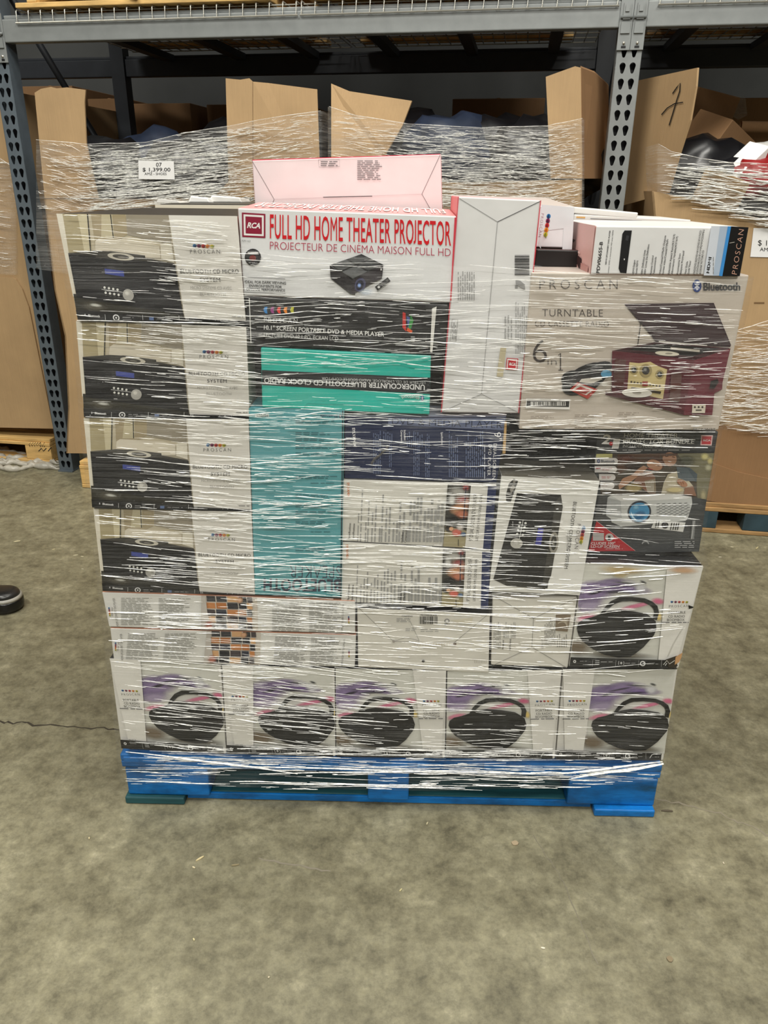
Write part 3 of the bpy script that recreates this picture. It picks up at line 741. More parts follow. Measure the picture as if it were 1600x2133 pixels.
# ------------------------------------------------------------------ black portable player carton, teal clock radio carton, dark carton behind them
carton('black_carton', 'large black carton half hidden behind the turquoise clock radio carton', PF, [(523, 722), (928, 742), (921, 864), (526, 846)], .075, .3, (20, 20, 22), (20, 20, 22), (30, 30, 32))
def k0_art(a):
    a.stroke([(100, 752), (112, 1072)], 6, (225, 225, 222)); a.poly([(1396, 826), (1428, 812), (1398, 1138), (1382, 1134)], (226, 225, 220))
    for i, c in enumerate([(40, 130, 200), (150, 60, 130), (226, 60, 50), (240, 140, 40), (190, 190, 50)]):
        x = 215+i*47
        a.poly([(x-14, 838), (x-6, 816), (x+14, 814), (x+10, 836), (x+14, 862), (x-4, 858)], c)
    a.text('PROSCAN', (204, 922), (440, 930), 32, (228, 228, 226), 'thin', .2)
    a.text('10.1" SCREEN PORTABLE DVD & MEDIA PLAYER', (203, 974), (1056, 1024), 30, (230, 230, 228), 'bold')
    a.text('LECTURE DVD 10.1 PO. ECRAN LCD', (203, 1026), (730, 1052), 26, (214, 214, 212), 'reg')
    a.poly([(1182, 842), (1270, 880), (1262, 1000), (1176, 950)], (28, 26, 30))
    a.poly([(1188, 850), (1208, 858), (1212, 990), (1186, 960)], (196, 40, 34)); a.poly([(1215, 880), (1240, 890), (1228, 980)], (60, 84, 150))
    a.poly([(1245, 870), (1265, 910), (1240, 990), (1228, 960)], (50, 140, 60)); a.poly([(1222, 960), (1258, 985), (1250, 1000), (1215, 985)], (220, 90, 40))
    a.poly([(1110, 1000), (1180, 1006), (1165, 1055), (1090, 1060)], (40, 40, 42)); a.fine(1245, 1020, 1280, 1066, 3, (190, 190, 190))
carton('portable_player_carton', 'black portable player carton with white edges under the projector carton', PF, [(508, 618), (934, 634), (927, 739), (520, 717)], -.002, .3,
       (24, 24, 26), (24, 24, 26), (26, 26, 28), k0_art, None, (490, 400), 3.404)
def tc_art(a):
    a.poly([(188, 1262), (1384, 1316), (1382, 1432), (190, 1368)], (36, 38, 42))
    a.text('UNDERCOUNTER BLUETOOTH CD CLOCK RADIO', (1345, 1368), (206, 1318), 36, (232, 232, 232), 'bold')
    a.text("LECTEUR DE CD, L'HORLOGE, RADIO SOUS LE COMPTOIR", (1348, 1345), (614, 1312), 18, (206, 208, 208), 'reg')
    a.text('Bluetooth', (1306, 1444), (1176, 1440), 26, (214, 232, 228), 'bold'); a.bt(1327, 1462, 18)
    a.stroke([(485, 1540), (510, 1500), (950, 1516), (975, 1558)], 3, (30, 150, 136))
carton('clock_radio_carton', 'bright turquoise clock radio carton printed upside down', PF, [(543, 724), (898, 741), (895, 864), (546, 849)], -.002, .07,
       (42, 186, 170), (36, 160, 146), (40, 170, 156), tc_art, None, (490, 400), 3.404)

# ------------------------------------------------------------------ projector cartons
RED = (206, 26, 36); MAR = (140, 28, 56)
def rca_logo(a, P, c1=MAR, ring=(236, 234, 232)):
    """square emblem: ring, gap, filled square, white word"""
    def sh(q, k):
        cx = sum(p[0] for p in q)/4; cy = sum(p[1] for p in q)/4
        return [(cx+(x-cx)*k, cy+(y-cy)*k) for x, y in q]
    a.poly(P, c1); a.poly(sh(P, .86), ring); a.poly(sh(P, .70), c1)
    q = sh(P, .56); my0 = (q[0][1]+q[3][1])/2; my1 = (q[1][1]+q[2][1])/2; h = abs(q[3][1]-q[0][1])*.40
    a.text('RCA', (q[0][0], my0+h/2), (q[1][0], my1+h/2), h, (238, 236, 234), 'black', -.02, .2)
def rca_art(a):
    rca_logo(a, [(47, 145), (214, 155), (214, 326), (50, 318)])
    a.text('FULL HD HOME THEATER PROJECTOR', (246, 326), (1530, 378), 172, RED, 'semi', .03, slant=(0, -168))
    a.text('PROJECTEUR DE CINÉMA MAISON FULL HD', (246, 406), (1528, 456), 56, (176, 60, 84), 'thin', slant=(0, -54))
    a.text('RPJ162', (48, 352), (108, 354), 13, (130, 130, 130), 'reg')
    a.ell(125, 462, 58, 60, (28, 26, 28)); a.fine(88, 422, 162, 440, 1, (190, 190, 190), ragged=0, th=.8); a.ell(124, 468, 24, 20, (120, 40, 34)); a.fine(96, 496, 156, 506, 1, (170, 170, 170), ragged=0)
    a.stroke([(65, 604), (354, 616)], 3, (80, 80, 80)); a.stroke([(68, 708), (356, 720)], 3, (80, 80, 80))
    a.text('IDEAL FOR DARK VIEWING', (68, 645), (360, 656), 19, (30, 30, 30), 'bold')
    a.text('ENVIRONMENTS FOR', (98, 673), (330, 682), 19, (30, 30, 30), 'bold')
    a.text('OPTIMAL PERFORMANCE', (78, 696), (354, 706), 17, (30, 30, 30), 'bold')
    a.poly([(670, 520), (750, 566), (855, 640), (850, 728), (815, 722), (676, 612)], (34, 30, 34))
    a.poly([(1050, 518), (945, 566), (832, 620), (830, 728), (950, 660), (1042, 612)], (40, 34, 40))
    a.poly([(672, 518), (895, 440), (1052, 516), (830, 620)], (22, 22, 24))
    a.poly([(684, 516), (785, 480), (848, 514), (748, 560)], (78, 80, 82)); a.poly([(800, 474), (890, 444), (952, 472), (862, 510)], (64, 66, 68))
    a.poly([(874, 516), (962, 480), (1040, 514), (946, 560)], (62, 64, 66)); a.poly([(758, 566), (858, 522), (936, 564), (834, 614)], (92, 94, 96))
    a.ell(886, 658, 38, 50, (66, 66, 96), 20); a.ell(884, 660, 26, 36, (20, 20, 40), 20); a.blob(880, 662, 16, 18, (150, 180, 240), 0, .9); a.rect(1030, 542, 1040, 556, (210, 210, 210))
    a.stroke([(1000, 686), (1092, 618)], 34, (30, 30, 32)); a.ell(1018, 674, 9, 9, (220, 220, 220)); a.ell(1078, 628, 9, 9, (90, 90, 90))
    a.blob(930, 710, 60, 30, (206, 220, 236), 0, .5)
    a.poly([(1556, 180), (1568, 180), (1532, 770), (1524, 770)], (206, 60, 76))
carton('projector_carton', 'white projector carton with big red lettering at the top of the stack', PF, [(495, 433), (951, 450), (939, 630), (508, 616)], -.002, .2,
       (222, 223, 224), (214, 150, 152), (228, 160, 160), rca_art, None, (490, 400), 3.404, lift=.006)
def pink_art(a):
    L = (128, 118, 120)
    for p in ([(85, 118), (247, 400)], [(247, 400), (235, 432)], [(1450, 80), (1318, 362)], [(1318, 362), (1390, 490)]): a.stroke(p, 3.5, L)
    a.stroke([(247, 400), (600, 388)], 2, (206, 186, 190)); a.stroke([(958, 376), (1318, 362)], 2, (206, 186, 190)); a.stroke([(602, 386), (958, 377)], 5, (70, 60, 62))
    a.stroke([(88, 116), (1450, 74)], 5, (206, 60, 84))
    a.stroke([(568, 115), (721, 112), (722, 163), (572, 167), (568, 115)], 2, (120, 116, 118))
    a.fine(585, 120, 710, 162, 3, (120, 116, 118), ragged=.1); a.fine(850, 116, 1034, 262, 11, (130, 124, 126), ragged=.3, skew=0)
carton('projector_carton', 'blank pale pink carton standing on top of the stack, behind the red lettered carton', PF, [(525, 334), (919, 321), (922, 441), (531, 430)], .215, .14,
       (232, 221, 222), (214, 100, 112), (226, 120, 130), pink_art, None, (500, 300), 3.478)
def tw_art(a):
    L = (158, 158, 158)
    for p, c in (([(130, 30), (312, 142)], L), ([(312, 142), (520, 42)], (70, 70, 74)), ([(312, 142), (236, 962)], L), ([(236, 962), (48, 1046)], L), ([(236, 962), (412, 1050)], L)): a.stroke(p, 3, c)
    a.stroke([(126, 22), (44, 1050)], 4, (206, 70, 84)); a.stroke([(518, 40), (412, 1052)], 4, (206, 60, 76))
    a.barcode(394, 300, 464, 396, True)
    a.poly([(398, 418), (420, 422), (442, 440), (444, 466), (420, 452), (400, 440)], (150, 150, 150)); a.fine(395, 444, 414, 460, 2, (90, 90, 90))
    a.fine(120, 372, 206, 515, 8, (150, 150, 150), True); a.fine(395, 512, 455, 770, 6, (160, 160, 160), True); a.fine(342, 575, 386, 700, 3, (160, 160, 160), True)
    a.stroke([(96, 606), (123, 608), (114, 712), (86, 710), (96, 606)], 2, (120, 120, 120)); a.fine(94, 614, 116, 700, 3, (120, 120, 120), True)
    rca_logo(a, [(356, 790), (411, 793), (406, 848), (351, 845)], (196, 44, 54))
    a.poly([(326, 742), (354, 742), (338, 880), (308, 878)], (196, 186, 156))
carton('projector_carton', 'tall narrow blank white carton standing on end right of the red lettered carton', PF, [(955, 409), (1126, 417), (1081, 861), (920, 859)], .0, .2,
       (222, 222, 222), (222, 110, 112), (222, 180, 182), tw_art, None, (900, 400), 2.286)
def ps_art(a):
    a.poly([(1205, 312), (1196, 500), (1186, 660), (1110, 650), (1120, 480), (940, 500), (940, 640), (925, 620), (945, 290)], (218, 222, 226))
    a.text('PROSCAN', (945, 360), (922, 545), 20, (150, 90, 110), 'thin', .15)
    a.drops(1005, 365, 975, 545, 40)
carton('flat_player_carton', 'white carton lying flat on top behind the tall blank carton, pictures on its upper face', PF, [(958, 424), (1197, 430), (1191, 517), (955, 510)], .12, .3,
       (224, 226, 230), (190, 192, 196), (200, 190, 184), ps_art, None, (880, 350), 3.81, lift=.012)

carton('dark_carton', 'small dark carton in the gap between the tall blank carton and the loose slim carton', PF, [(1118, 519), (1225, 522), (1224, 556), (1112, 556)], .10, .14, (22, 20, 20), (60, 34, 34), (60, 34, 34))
rp = bpy.data.objects['projector_carton']
mb = MB(); A0, A1 = PF.hit(951, 450, -.002), PF.hit(495, 433, -.002)
vs, fs = layout('FULL HD HOME THEATER PROJECTOR', 'bold', .03)
mb.add([A0+(A1-A0)*(.04+.92*x)+PF.w*(.17-.13*y)+Vector((0, 0, .0012+.006*(.17-.13*y)/.2)) for x, y in vs], fs, (238, 226, 222))
mb.build('top_lettering', [M_PRINT], rp)['label'] = 'white lettering on the pink upper side'
# ------------------------------------------------------------------ turntable carton and what lies on it
def tt_art(a):
    D = (64, 56, 54)
    a.text('PROSCAN', (512, 462), (884, 462), 44, (90, 84, 80), 'thin', .25)
    a.text('TURNTABLE', (525, 592), (814, 594), 34, D, 'thin', .04); a.text('CD CASSETTE RADIO', (490, 640), (842, 642), 26, D, 'thin', .03)
    a.text('6', (480, 812), (548, 812), 108, D, 'thin'); a.text('in', (550, 822), (594, 822), 30, (110, 104, 100), 'thin'); a.stroke([(602, 778), (612, 768), (612, 848)], 5, D); a.stroke([(602, 848), (624, 848)], 4, D)
    a.text('Bluetooth', (1292, 468), (1468, 468), 38, (34, 34, 38), 'black'); a.bt(1262, 447, 30, (38, 62, 122))
    # lid
    a.poly([(915, 533), (1342, 528), (1424, 728), (1420, 738), (1066, 712)], (50, 34, 38)); a.poly([(925, 538), (1338, 532), (1415, 720), (1072, 700)], (62, 46, 50))
    a.stroke([(1080, 712), (1310, 732)], 7, (222, 216, 206)); a.stroke([(1330, 738), (1420, 742)], 5, (222, 216, 206))
    a.stroke([(995, 620), (980, 730)], 4, (40, 34, 34)); a.stroke([(990, 628), (1012, 606)], 4, (40, 34, 34))
    # records and cassette
    a.ell(730, 890, 122, 62, (30, 30, 32), -28); a.ell(760, 870, 110, 44, (44, 44, 46), -28)
    a.ell(700, 905, 86, 54, (30, 30, 32), 14); a.ell(705, 902, 60, 36, (52, 50, 52), 14); a.ell(830, 866, 26, 18, (86, 150, 186), 0)
    a.stroke([(665, 880), (720, 850), (800, 820)], 3, (110, 110, 112)); a.stroke([(640, 905), (700, 872)], 2, (100, 100, 102))
    a.poly([(655, 942), (692, 905), (788, 940), (742, 986)], (172, 60, 52)); a.poly([(668, 940), (700, 914), (770, 940), (735, 968)], (214, 206, 198)); a.poly([(676, 944), (706, 926), (758, 944), (730, 962)], (168, 56, 50))
    a.poly([(700, 905), (712, 890), (800, 880), (812, 892), (760, 912)], (212, 206, 196)); a.blob(820, 915, 26, 14, (226, 222, 214), 0, .9)
    # body
    W1, W2 = (92, 36, 46), (106, 44, 56)
    a.poly([(862, 755), (1060, 715), (1422, 742), (1240, 800)], (60, 28, 34))
    a.poly([(930, 750), (1070, 722), (1370, 745), (1240, 782)], (26, 22, 24))
    a.ell(1120, 769, 58, 11, (214, 208, 190), 4); a.ell(1128, 769, 18, 4, (150, 144, 130)); a.stroke([(1136, 744), (1275, 757)], 11, (190, 182, 170))
    a.poly([(858, 755), (1250, 800), (1200, 1062), (1150, 1045), (828, 962), (856, 950)], W1)
    a.poly([(1250, 800), (1422, 744), (1384, 905), (1382, 940), (1345, 958), (1335, 1062), (1198, 1062)], W2)
    a.poly([(826, 950), (1200, 1040), (1198, 1062), (1150, 1048), (826, 966)], (70, 26, 34))
    a.poly([(940, 810), (985, 815), (1040, 808), (1075, 828), (1120, 845), (1100, 985), (1080, 982), (930, 945)], (198, 180, 128))
    for (x, y, r) in ((962, 848, 18), (1085, 868, 18), (1018, 850, 26)):
        a.ell(x, y, r*1.15, r*1.2, (150, 134, 90)); a.ell(x, y, r*.7, r*.75, (44, 42, 40)); a.blob(x-3, y-4, r*.4, r*.4, (150, 150, 146), 0, .8)
    for x in range(945, 1095, 15): a.rect(x, 900+(x-945)*.15, x+9, 908+(x-945)*.15, (70, 60, 44))
    a.rect(1002, 902, 1028, 924, (140, 50, 44)); a.poly([(950, 928), (1092, 950), (1088, 962), (948, 938)], (60, 50, 40))
    a.ell(976, 956, 72, 22, (226, 222, 214), 2); a.ell(976, 956, 22, 7, (170, 164, 156), 2)
    a.poly([(870, 790), (925, 800), (912, 945), (864, 925)], (84, 54, 52)); a.poly([(1140, 860), (1190, 868), (1180, 1000), (1130, 990)], (96, 66, 62))
    a.poly([(1328, 900), (1360, 890), (1366, 905), (1345, 935), (1322, 935)], (40, 34, 36)); a.poly([(1240, 1012), (1304, 1010), (1300, 1052), (1238, 1052)], (214, 206, 190))
    for x in (1252, 1270, 1288): a.ell(x, 1024, 5, 5, (60, 50, 44), n=8)
    a.rect(1256, 1036, 1284, 1041, (60, 50, 44))
    a.text('PRCD806BT', (1244, 1138), (1350, 1138), 13, (60, 56, 54), 'bold')
    for (x, y) in ((470, 1065), (680, 1085), (890, 1048), (890, 1082), (680, 1058), (680, 1118), (470, 1108), (890, 1110)): a.fine(x, y, x+110, y+14, 2, (140, 130, 120))
carton('turntable_carton', 'big greige turntable carton with a red wood record player picture at right', PF, [(1107, 567), (1561, 573), (1497, 896), (1081, 894)], -.004, .42,
       (196, 186, 174), (190, 182, 172), (196, 188, 178), tt_art, None, (900, 400), 2.286)
ttb = bpy.data.objects['turntable_carton']
mb = MB(); a = Art(mb, PF, -.0052, (900, 400), 2.286)
a.poly([(448, 983), (658, 986), (656, 1036), (446, 1030)], (232, 230, 226)); a.poly([(452, 994), (654, 996), (652, 1024), (450, 1020)], (40, 40, 40)); a.rect(470, 998, 636, 1018, (232, 230, 226)); a.barcode(476, 999, 632, 1017)
o = mb.build('barcode_label', [M_PRINT, M_SOFT], ttb); o['label'] = 'white barcode sticker'
def dv_art(a):
    a.text('PDV06655-B', (262, 645), (290, 396), 26, (30, 30, 30), 'bold')
    a.text('HDMI UPCONVERT DVD PLAYER', (318, 575), (352, 305), 11, INK, 'bold'); a.text('Lecteur DVD a conversion HD avec HDMI', (336, 645), (376, 305), 10, INK, 'reg')
    a.poly([(462, 305), (520, 305), (476, 645), (428, 640), (415, 606), (445, 330)], (26, 26, 28)); a.stroke([(488, 345), (478, 385)], 22, (52, 52, 56)); a.rect(456, 528, 464, 540, (220, 220, 220))
    rows = [('HDMI Output', 536, 655, 548, 540), ('Sortie HDMI', 560, 655, 572, 545), ('500+ Definition Lines', 604, 655, 630, 460), ('500+ Lignes De Definition', 628, 655, 660, 415), ('Remote Control', 676, 655, 694, 505), ('Telecommande', 700, 655, 716, 515),
            ('Video/Coaxial/Y/Pb/Pr Outputs', 748, 655, 792, 345), ('Sorties video/Coaxial/Y/Pb/Pr', 772, 655, 812, 372), ('Selectable Aspect Ratio(4:3/16:9)', 818, 655, 864, 335), ('Allongement Variable(4:3/16:9)', 844, 655, 886, 352), ('Progressive Scan', 888, 655, 908, 488), ('Balayage Progressif', 912, 655, 938, 465), ('View Guide', 950, 655, 966, 550), ('Guide Visuel', 974, 655, 990, 548),
            ('DVD/DVD-R/DVD+RW/DVD-RW/VCD', 1020, 655, 1074, 305), ('/CD/CD-R/CD-RW/MPG/VOCD/JPEG', 1042, 655, 1098, 300), ('/KODAK PICTURE CD', 1068, 655, 1094, 462)]
    for t, x0, y0, x1, y1 in rows: a.text(t, (x0, y0), (x1, y1), 14, (50, 50, 50), 'bold')
    a.poly([(1150, 270), (1308, 272), (1245, 664), (1090, 662)], (206, 212, 222)); a.poly([(1220, 271), (1290, 272), (1228, 664), (1165, 664)], (170, 186, 206))
    a.text('HDMI', (1132, 645), (1152, 518), 22, (34, 34, 34), 'black')
    a.fine(1158, 515, 1176, 650, 1, (140, 140, 140), True, ragged=0, th=.3)
    a.poly([(1282, 272), (1310, 272), (1240, 668), (1212, 665)], (60, 140, 210)); a.poly([(1308, 272), (1446, 280), (1376, 668), (1238, 668)], (14, 13, 14))
    a.text('PROSCAN', (1352, 655), (1410, 300), 40, (206, 160, 140), 'thin', .12)
    a.stroke([(1295, 405), (1335, 398)], 5, (170, 166, 158))
carton('slim_player_carton', 'white player carton with black end strip, loose on the turntable carton', PF, [(1242, 470), (1558, 474), (1541, 573), (1230, 571)], -.008, .26,
       (222, 222, 222), (222, 182, 176), (226, 224, 220), dv_art, None, (1180, 400), 3.81)
dv = bpy.data.objects['slim_player_carton']
# open end with torn tuck flap of the slim carton
mb = MB(); A0, A1 = PF.hit(1241, 470, -.008), PF.hit(1230, 571, -.008); pw = PF.w*.256
wl = -PF.u*.001
def en(s, t, k=0): return A0+(A1-A0)*t+pw*s - PF.u*(.0006+.0004*k)
mb.add([en(0, 0), en(1, 0), en(1, 1), en(0, 1)], [(0, 1, 2, 3)], (222, 186, 180))
for k, (pts, c) in enumerate([([(.55, .40), (.85, .36), (.85, .42), (.6, .46)], (70, 48, 46)), ([(.35, .62), (.82, .60), (.82, .64), (.35, .67)], (240, 214, 208)), ([(.28, .75), (.5, .68), (.52, .74), (.34, .98), (.28, .98)], (60, 40, 40)), ([(.05, .86), (.28, .84), (.28, .98), (.05, .98)], (196, 150, 144)), ([(.6, .9), (.8, .88), (.8, .97), (.6, .98)], (80, 56, 54))]):
    mb.add([en(s, t, k+1) for s, t in pts], [tuple(range(len(pts)))], c)
mb.build('end_flap', [M_PRINT], dv)['label'] = 'pink tinted torn end flap'
# white sleeves stacked flat behind the slim carton
for i, (y0, y1, x1, lab) in enumerate(((462, 474, 1470, 'lowest white carton lying flat behind the loose slim carton'), (446, 461, 1440, 'middle white carton lying flat behind the loose slim carton'), (431, 445, 1330, 'top white carton lying flat behind the loose slim carton'))):
    carton('flat_white_carton', lab, PF, [(1196, y0), (x1, y0+12), (x1-3, y1+12), (1195, y1)], .27, .2, (222, 220, 216), (206, 204, 200), (224, 222, 218),
           lambda a, i=i: [a.poly([(80, (250, 163)[i]), (150, (253, 166)[i]), (148, (264, 178)[i]), (78, (261, 175)[i])], (220, 170, 100)), a.stroke([(190, (266, 180)[i]), (600, (284, 199)[i])], 5, (120, 120, 122))] if i < 2 else None,
           'flat white cartons behind the loose carton', (1180, 400+i*8), 3.81)
# projector bundle carton
def pb_art(a):
    a.poly([(150, 60), (1545, 66), (1535, 300), (128, 295)], (56, 58, 62))
    a.text('2.', (190, 195), (330, 200), 112, (232, 230, 228), 'black', shear=.2); a.text('1', (312, 250), (392, 250), 112, (232, 230, 228), 'black', shear=.2); a.ell(303, 195, 22, 24, (196, 40, 52))
    a.text('HOME THEATER', (455, 122), (1095, 122), 50, (212, 212, 210), 'reg', shear=.15)
    a.text('PROJECTOR BUNDLE', (442, 196), (1290, 196), 56, (226, 226, 224), 'semi', shear=.15)
    a.text('INCLUDES FOLD UP SCREEN', (442, 240), (1062, 240), 34, (196, 196, 196), 'reg', shear=.15)
    a.fine(440, 262, 1240, 282, 1, (150, 150, 150), ragged=0, th=.6)
    a.poly([(1375, 92), (1516, 95), (1500, 218), (1366, 214)], (226, 190, 190)); a.poly([(1388, 106), (1500, 108), (1488, 204), (1380, 200)], (190, 52, 62)); a.text('RCA', (1400, 166), (1490, 166), 20, (236, 226, 226), 'black')
    a.poly([(128, 318), (1535, 305), (1430, 930), (180, 800), (165, 660)], (82, 72, 60))
    a.poly([(128, 318), (320, 316), (318, 362), (122, 362)], (206, 200, 130))
    a.poly([(380, 322), (900, 312), (860, 420), (640, 420), (400, 560), (380, 500)], (90, 62, 46)); a.poly([(1090, 312), (1530, 308), (1440, 860), (1330, 860), (1320, 600), (1200, 470)], (120, 116, 92))
    for b in ((480, 370, 120, 50, (110, 60, 44)), (560, 460, 120, 60, (60, 46, 38)), (1420, 350, 60, 50, (226, 216, 150)), (1480, 400, 40, 50, (220, 206, 140)), (1400, 820, 44, 90, (190, 180, 140)), (1460, 480, 50, 50, (200, 196, 166)), (1200, 400, 120, 80, (96, 98, 84))): a.blob(*b, 0, .8)
    # couple: man behind, woman leaning
    a.poly([(1080, 470), (1240, 480), (1330, 560), (1320, 650), (1200, 600), (1100, 560)], (76, 88, 96))
    a.poly([(980, 560), (1090, 520), (1230, 640), (1280, 700), (1230, 800), (900, 790), (930, 660)], (206, 196, 172))
    a.poly([(1080, 470), (1220, 500), (1310, 640), (1200, 640), (1100, 600)], (92, 104, 112))
    a.ell(1000, 380, 85, 84, (178, 132, 104), 10); a.poly([(900, 312), (1095, 312), (1080, 340), (920, 345), (905, 380)], (90, 60, 44)); a.stroke([(950, 348), (985, 344)], 8, (70, 44, 34)); a.stroke([(1030, 352), (1065, 360)], 8, (70, 44, 34)); a.stroke([(985, 405), (1020, 412)], 9, (236, 226, 216))
    a.ell(850, 430, 95, 70, (92, 54, 38), 16, 20); a.ell(820, 450, 96, 62, (190, 142, 112), 20); a.stroke([(800, 415), (835, 430)], 8, (70, 40, 30)); a.stroke([(850, 455), (880, 462)], 7, (70, 40, 30)); a.stroke([(740, 490), (800, 505)], 9, (190, 60, 60))
    a.poly([(620, 500), (690, 455), (740, 480), (700, 520), (620, 590), (480, 690), (400, 740), (390, 690), (440, 610), (560, 560)], (184, 138, 108))
    a.poly([(650, 540), (780, 520), (830, 600), (830, 790), (760, 790), (620, 690), (560, 660)], (140, 100, 80)); a.poly([(700, 640), (830, 610), (840, 780), (740, 780)], (150, 136, 116))
    for k in range(6): a.stroke([(710+k*18, 650-k*4), (740+k*14, 770)], 6, (226, 220, 206))
    a.blob(570, 720, 120, 60, (178, 160, 112), 0, .95, core=.6); a.ell(1150, 665, 70, 36, (176, 126, 96), 30)
    for k in range(3): a.stroke([(1100+k*26, 655-k*10), (1120+k*24, 690-k*6)], 4, (120, 70, 50))
    a.blob(1060, 745, 120, 36, (214, 198, 146), 0, .95, core=.6); a.poly([(1180, 720), (1280, 700), (1320, 820), (1170, 800)], (140, 100, 78))
    # pills
    for i, (x, y) in enumerate(((112, 366), (108, 462), (160, 558), (176, 656))):
        x1 = (385, 372, 356, 344)[i]
        a.rect(x, y, x1-36, y+76, (226, 222, 220)); a.ell(x1-38, y+38, 38, 38, (226, 222, 220))
    a.bt(155, 402, 24); a.text('Bluetooth', (184, 416), (348, 418), 28, (50, 60, 80), 'bold'); a.rect(126, 480, 180, 495, (170, 40, 50)); a.fine(195, 482, 320, 515, 2, (190, 130, 130)); a.fine(190, 580, 310, 612, 2, (200, 140, 140)); a.fine(190, 690, 280, 706, 1, (190, 170, 170))
    # lower half
    a.poly([(165, 800), (1330, 840), (1440, 860), (1350, 1480), (20, 1500)], (66, 68, 70))
    a.poly([(262, 835), (300, 812), (860, 790), (1050, 795), (1262, 826), (1270, 905), (1225, 1060), (1190, 1115), (780, 1150), (640, 1165), (430, 1182), (310, 1130), (300, 1090), (246, 1050), (245, 1000)], (196, 198, 196))
    a.poly([(300, 812), (860, 790), (1050, 795), (1262, 826), (1200, 850), (800, 870), (420, 880)], (220, 220, 218))
    a.poly([(262, 835), (420, 880), (430, 1080), (246, 1050)], (172, 174, 174))
    a.poly([(820, 1108), (1190, 1132), (1160, 1246), (780, 1200)], (214, 214, 210))
    a.ell(640, 1008, 142, 132, (38, 46, 60), -20, 28); a.ell(640, 1010, 122, 112, (66, 140, 186), -20, 28); a.blob(640, 1050, 90, 60, (30, 100, 150), -20, .8); a.blob(600, 950, 50, 40, (130, 190, 220), -20, .8); a.stroke([(540, 1010), (560, 1070), (610, 1110)], [6, 22, 8], (190, 220, 240))
    for j in range(9):
        for i in range(6):
            x = 845+i*66+(j % 2)*30; y = 915+j*17-i*2
            if x < 1225: a.stroke([(x, y), (x+36, y-4)], 6, (60, 62, 62), up=False)
    a.ell(945, 1165, 42, 40, (40, 40, 40)); a.ell(945, 1165, 24, 23, (90, 90, 90)); a.ell(945, 1165, 12, 12, (30, 30, 30))
    for x in (1010, 1040, 1068, 1094): a.stroke([(x+18, 1135), (x, 1222)], 12, (44, 44, 44))
    for x in (840, 868): a.stroke([(x+6, 1116), (x-6, 1196)], 12, (44, 44, 44))
    a.poly([(130, 1115), (592, 1470), (30, 1478)], (186, 36, 48)); a.stroke([(130, 1115), (592, 1470)], 4, (226, 190, 190))
    a.rect(86, 1258, 218, 1350, (196, 192, 190)); a.ell(284, 1310, 50, 46, (206, 200, 198)); a.rect(266, 1290, 296, 1340, (50, 50, 50))
    a.text('CLUDES 100"', (62, 1396), (350, 1396), 30, (236, 220, 220), 'bold', shear=.15); a.text('LD-UP SCREEN', (62, 1434), (400, 1434), 30, (236, 220, 220), 'bold', shear=.15); a.fine(240, 1440, 440, 1456, 1, (226, 180, 180), ragged=0)
    a.ell(712, 1390, 44, 40, (150, 150, 150), a0=180, a1=360); a.ell(712, 1394, 32, 28, (66, 68, 70), a0=180, a1=360); a.fine(1060, 1350, 1300, 1440, 4, (170, 170, 170), ragged=.1)
    a.stroke([(1290, 1110), (1270, 1330)], 40, (120, 122, 122)); a.stroke([(1292, 1112), (1262, 1330)], 6, (200, 200, 200))
carton('projector_bundle_carton', 'dark grey projector bundle carton with couple and projector picture', PF, [(1246, 893), (1497, 899), (1454, 1150), (1216, 1146)], .045, .36,
       (60, 62, 64), (44, 45, 48), (44, 45, 48), pb_art, None, (1220, 890), 5.714)
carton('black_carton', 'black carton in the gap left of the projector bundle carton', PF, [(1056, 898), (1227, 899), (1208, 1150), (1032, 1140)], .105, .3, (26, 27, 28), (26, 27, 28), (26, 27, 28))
# micro system carton standing on its end
def tb_art(a):
    a.poly([(118, 298), (664, 324), (554, 960), (50, 928)], (228, 227, 222))
    a.poly([(188, 312), (212, 325), (170, 445), (145, 436), (144, 400), (160, 340)], (40, 38, 36)); a.poly([(182, 345), (196, 360), (172, 395), (166, 370)], (150, 146, 138)); a.ell(190, 330, 8, 6, (150, 146, 138))
    a.poly([(205, 392), (450, 402), (452, 424), (375, 922), (150, 908), (74, 872)], (26, 25, 26))
    a.poly([(450, 402), (460, 470), (395, 850), (362, 926), (346, 900), (420, 440)], (60, 58, 54)); a.poly([(74, 872), (345, 896), (362, 926), (150, 908)], (52, 50, 46))
    a.ell(410, 668, 26, 60, (150, 146, 136), 4); a.ell(410, 668, 16, 42, (58, 56, 52), 4); a.ell(408, 668, 7, 18, (130, 126, 118), 4)
    a.poly([(324, 586), (354, 590), (338, 684), (306, 680)], (66, 66, 160))
    a.ell(203, 672, 34, 28, (196, 194, 188), 0, 24); a.blob(198, 666, 22, 18, (232, 230, 226), 0, .8)
    for k in range(4): a.ell(222-k*5, 556+k*21, 7, 6, (230, 230, 226), n=10); a.ell(253-k*5, 559+k*22, 7, 6, (230, 230, 226), n=10)
    a.stroke([(240, 540), (218, 650)], 4, (196, 196, 194)); a.fine(178, 550, 186, 575, 1, (200, 200, 200), True, ragged=0)
    a.text('BLUETOOTH CD MICRO SYSTEM', (520, 440), (468, 810), 19, INK, 'reg', .02)
    a.text('PROSCAN', (540, 562), (525, 700), 20, (70, 60, 70), 'thin', .15); a.drops(578, 578, 560, 672, 24)
    a.fine(482, 600, 494, 780, 1, (180, 180, 178), True, ragged=.1)
carton('upright_micro_system_carton', 'white micro system carton standing on end, wording turned sideways', PF, [(1046, 991), (1250, 1001), (1207, 1240), (1019, 1232)], -.006, .1,
       (228, 227, 222), (220, 218, 212), (96, 92, 82), tb_art, None, (1000, 880), 2.667)
